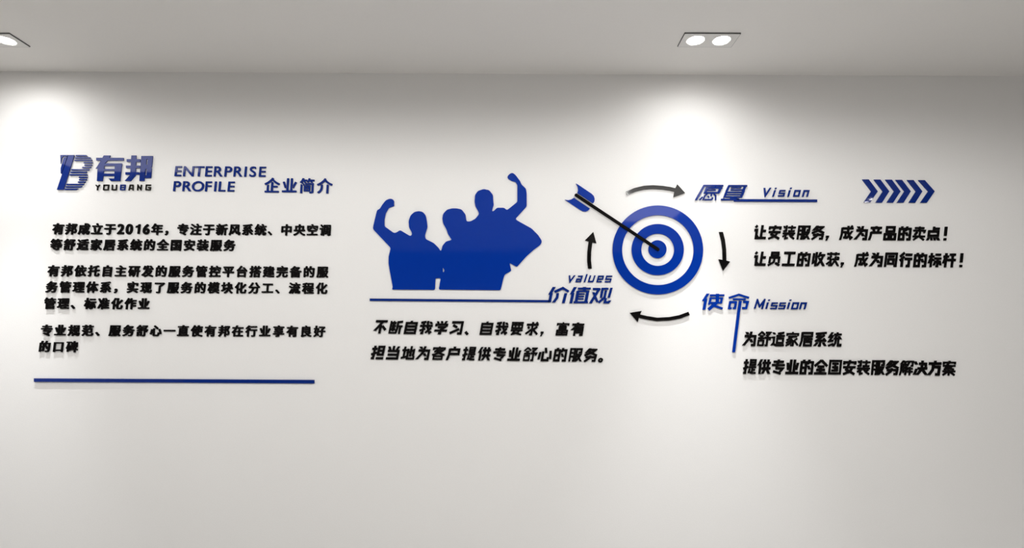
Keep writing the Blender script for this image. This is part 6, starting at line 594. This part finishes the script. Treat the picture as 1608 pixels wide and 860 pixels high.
def quad(name, m, pts, parent=None):
    PIECES['_q'] = ([pts], [((sum(p[0] for p in pts[:2]) / 2) * (1 - t) + (sum(p[0] for p in pts[1:3]) / 2) * t, sum(p[1] for p in pts) / 4, 2.0) for t in (0.5,)])
    return shape(name, '_q', m, parent)

def group_empty(name, px, py, label, cat, group=None):
    e = link(name, None, None)
    p = on_wall(px, py)
    e.location = (p.x, 0, p.z)
    return tag(e, label, cat, group)

# ------------------------------------------------------------------ people, target, dart, arrows
tag(shape('people_silhouette', 'people', BLUE), 'large blue cut-out of three cheering people, two raising a fist, above the long bar', 'silhouette')

tb = group_empty('target_board', 1033, 392, 'round blue target of two rings and a bullseye, pierced by the black dart', 'target')
def ellipse(x0, x1, y0, y1, n=96):
    return [((x0 + x1) / 2 + (x1 - x0) / 2 * math.cos(2 * math.pi * i / n), (y0 + y1) / 2 + (y1 - y0) / 2 * math.sin(2 * math.pi * i / n)) for i in range(n)]
PIECES['ring_a'] = ([ellipse(962, 1104.2, 322.4, 462), ellipse(977, 1089.4, 337.6, 447.3)], [(970, 392, 6), (1097, 392, 6), (1033, 454.6, 6)])
PIECES['ring_b'] = ([ellipse(991.9, 1073.9, 351.5, 431.8), ellipse(1007.2, 1058.7, 366.6, 417.2)], [(1000, 392, 6), (1066, 392, 6)])
PIECES['bull'] = ([ellipse(1018.2, 1046.8, 377, 405.2, 64)], [(1032.5, 391, 8)])
shape('outer_ring', 'ring_a', BLUE, tb)
shape('inner_ring', 'ring_b', BLUE, tb)
shape('bullseye', 'bull', BLUE, tb)

da = group_empty('dart', 968, 349, 'long black dart with blue tail vanes stuck in the middle of the target', 'dart')
sh = shape('shaft', 'shaft', BLACK, da, lift=THICK + 0.0015, pads=False)
bm = bmesh.new(); bm.from_mesh(sh.data)
for (px, py, y1) in ((935, 325.5, -(STAND + THICK + 0.0015)), (1031, 390.5, -(STAND + THICK + 0.0015))):
    q = on_wall(px, py, -0.01) - da.location
    box(bm, q.x - .003, q.x + .003, y1, -(STAND + THICK + 0.0003) if px > 1000 else 0.0, q.z - .003, q.z + .003)
bm.to_mesh(sh.data); bm.free()
for k in ('vane_up', 'vane_low'):
    shape('tail_vane', k, BLUE, da)['label'] = 'blue curved tail vane'

for k, lab in (('arrow_top', 'dark grey curved arrow above the target pointing right to the Vision heading'),
               ('arrow_right', 'short black curved arrow right of the target pointing down'),
               ('arrow_bottom', 'black curved arrow below the target pointing left'),
               ('arrow_left', 'short black curved arrow left of the target pointing up')):
    tag(shape('curved_arrow', k, GLOSSBLACK), lab, 'arrow', 'curved arrows circling the target')

ordn = ['leftmost', 'second from the left', 'third from the left', 'fourth from the left', 'fifth from the left', 'rightmost']
for i in range(6):
    tag(shape('chevron', 'chevron%d' % i, NAVY), 'navy blue chevron pointing right, %s in the row of six' % ordn[i], 'chevron', 'row of chevrons at the upper right')

# ------------------------------------------------------------------ bars
tag(quad('divider_bar', NAVY, [(53, 593.7), (493.5, 596.2), (493.5, 601.9), (53, 599.2)]), 'long thin blue bar on the wall under the left text block', 'bar')

# ------------------------------------------------------------------ company mark at the upper left
em = group_empty('emblem', 115, 270, 'blue striped emblem shaped like a slanted letter B, left of the large characters', 'emblem')
shape('stem', 'stem', NAVY, em)
shape('corner_wedge', 'sliver', NAVY, em)
shape('side_wedge', 'sliver_low', NAVY, em)
for i in range(15):
    shape('stripe', 'stripe%02d' % i, NAVY, em)
tag(shape('raised_character', '有', NAVY), 'big glossy blue character 有 right beside the striped emblem', 'character', 'two big characters of the company mark')
tag(shape('raised_character', '邦', NAVY), 'big glossy blue character 邦 above the small letters N and G', 'character', 'two big characters of the company mark')
mark = 'YOUBANG'
for i, c in enumerate(mark):
    pos = 'first' if i == 0 else 'last' if i == 6 else 'between %s and %s' % (mark[i - 1], mark[i + 1])
    tag(shape('raised_letter', 'logo_' + c.lower(), NAVY if c == 'B' else GLOSSBLACK), 'tiny dark capital letter %s, %s in the row beside the striped emblem' % (c, pos), 'letter', 'tiny letters under the two big characters')

# ------------------------------------------------------------------ headings by the target
def heading_letters(word, keys, place, group):
    for i, (c, k) in enumerate(zip(word, keys)):
        pos = 'starting' if i == 0 else 'ending' if i == len(word) - 1 else 'between %s and %s in' % (word[i - 1], word[i + 1])
        o = shape('raised_letter', k, NAVY)
        tag(o, 'small navy %s letter %s %s the word %s %s' % ('capital' if c.isupper() else 'slanted', c, pos, word, place), 'letter', group)

heading_letters('values', ['values_' + c for c in 'values'], 'left of target', 'letters of the word values')
heading_letters('Vision', ['vision_' + c for c in ('v', 'i', 's', 'ii', 'o', 'n')], 'above the underline', 'letters of the word Vision')
heading_letters('Mission', ['mission_' + c for c in ('m', 'i', 's', 'ss', 'ii', 'o', 'n')], 'under the target', 'letters of the word Mission')

g = 'blue heading characters left of the target'
c = tag(shape('raised_character', '价', NAVY), 'blue slanted character 价 whose foot runs into the long bar under the people', 'character', g)
quad('underline', NAVY, [(580.5, 468.4), (863.5, 470.9), (862.5, 474.5), (580.5, 472.2)], c)
tag(shape('raised_character', '值', NAVY), 'blue slanted character 值 between 价 and 观 below the word values', 'character', g)
tag(shape('raised_character', '观', NAVY), 'blue slanted character 观 below the last letters of the word values', 'character', g)
g = 'blue heading characters right of the top arrow'
tag(shape('raised_character', '愿', NAVY), 'blue slanted character 愿 right of the dark grey arrow tip', 'character', g)
c = tag(shape('raised_character', '景', NAVY), 'blue slanted character 景 whose foot runs into the underline of Vision', 'character', g)
quad('underline', NAVY, [(1152.8, 312.3), (1283.5, 313.0), (1283.5, 317.0), (1152.6, 316.3)], c)
g = 'blue heading characters left of the word Mission'
tag(shape('raised_character', '使', BLUE), 'blue character 使 lower right of the target, left of 命', 'character', g)
c = tag(shape('raised_character', '命', BLUE), 'blue character 命 with one stroke drawn out far downwards, left of Mission', 'character', g)
shape('descending_stroke', '命_descender', BLUE, c)

# ------------------------------------------------------------------ lettering: English and Chinese heading
IA = {'E': .60, 'N': .74, 'T': .62, 'R': .64, 'P': .63, 'I': .28, 'S': .63, 'O': .76, 'F': .58, 'L': .55}
g = 'navy capitals of the two-line English heading'
set_line('latin', 'ENTERPRISE', (279.8, 268.5), (412, 269.4), 22.6, 25.0, 0.02, NAVY, 'navy blue', 'upper English heading line', g, adv=IA, spacing=0.055)
set_line('latin', 'PROFILE', (278.0, 292.0), (363, 292.6), 22.2, 25.0, 0.02, NAVY, 'navy blue', 'lower English heading line', g, adv=IA, spacing=0.055)
set_line('heading', '企业简介', (427, 290.8), (509.7, 291.6), 24.5, 24.5, 0.0, NAVY, 'navy blue', 'Chinese heading right of PROFILE', 'navy characters of the Chinese heading')

# ------------------------------------------------------------------ lettering: text block on the left
DG = {d: .60 for d in '0126'}
blk = [
    ('有邦成立于2016年，专注于新风系统、中央空调', (91.1, 358.9), (510.7, 360.9), 'first'),
    ('等舒适家居系统的全国安装服务', (87.8, 383.6), (360.0, 384.8), 'second'),
    ('有邦依托自主研发的服务管控平台搭建完备的服', (83.6, 424.8), (506.2, 426.6), 'third'),
    ('务管理体系，实现了服务的模块化分工、流程化', (80.7, 450.2), (504.8, 452.3), 'fourth'),
    ('管理、标准化作业', (77.9, 476.0), (225.5, 476.6), 'fifth'),
    ('专业规范、服务舒心一直使有邦在行业享有良好', (72.8, 518.2), (501.6, 520.0), 'sixth'),
    ('的口碑', (69.7, 543.8), (112.7, 544.1), 'bottom'),
]
for t, a, b, w in blk:
    set_line('text', t, a, b, 18.3, 18.3, 0.0, BLACK, 'black', w + ' line of the left text', 'black characters of the left text block', adv=DG, spacing=0.17)

# ------------------------------------------------------------------ lettering: slogans
g = 'black slanted characters of the text under the people'
set_line('slogan', '不断自我学习、自我要求，富有', (597.6, 513.0), (907.1, 516.3), 20.6, 19.6, 0.17, BLACK, 'black slanted', 'upper line under the people', g)
set_line('slogan', '担当地为客户提供专业舒心的服务。', (593.0, 552.9), (927.6, 557.0, 14), 21.0, 19.8, 0.17, BLACK, 'black slanted', 'lower line under the people', g)
g = 'black slanted characters of the text under Vision'
set_line('slogan', '让安装服务，成为产品的卖点！', (1194.0, 364.0), (1466.5, 366.3, 12), 21.6, 19.4, 0.20, BLACK, 'black slanted', 'upper line under Vision', g)
set_line('slogan', '让员工的收获，成为同行的标杆！', (1193.7, 405.7), (1491.2, 408.1, 13), 21.9, 19.4, 0.20, BLACK, 'black slanted', 'lower line under Vision', g)
g = 'black slanted characters of the text under Mission'
set_line('slogan', '为舒适家居系统', (1177.6, 531.5), (1311.2, 532.5), 22.4, 19.6, 0.18, BLACK, 'black slanted', 'upper line under Mission', g)
set_line('slogan', '提供专业的全国安装服务解决方案', (1177.6, 575.0), (1490.9, 577.6), 22.8, 20.0, 0.18, BLACK, 'black slanted', 'lower line under Mission', g)
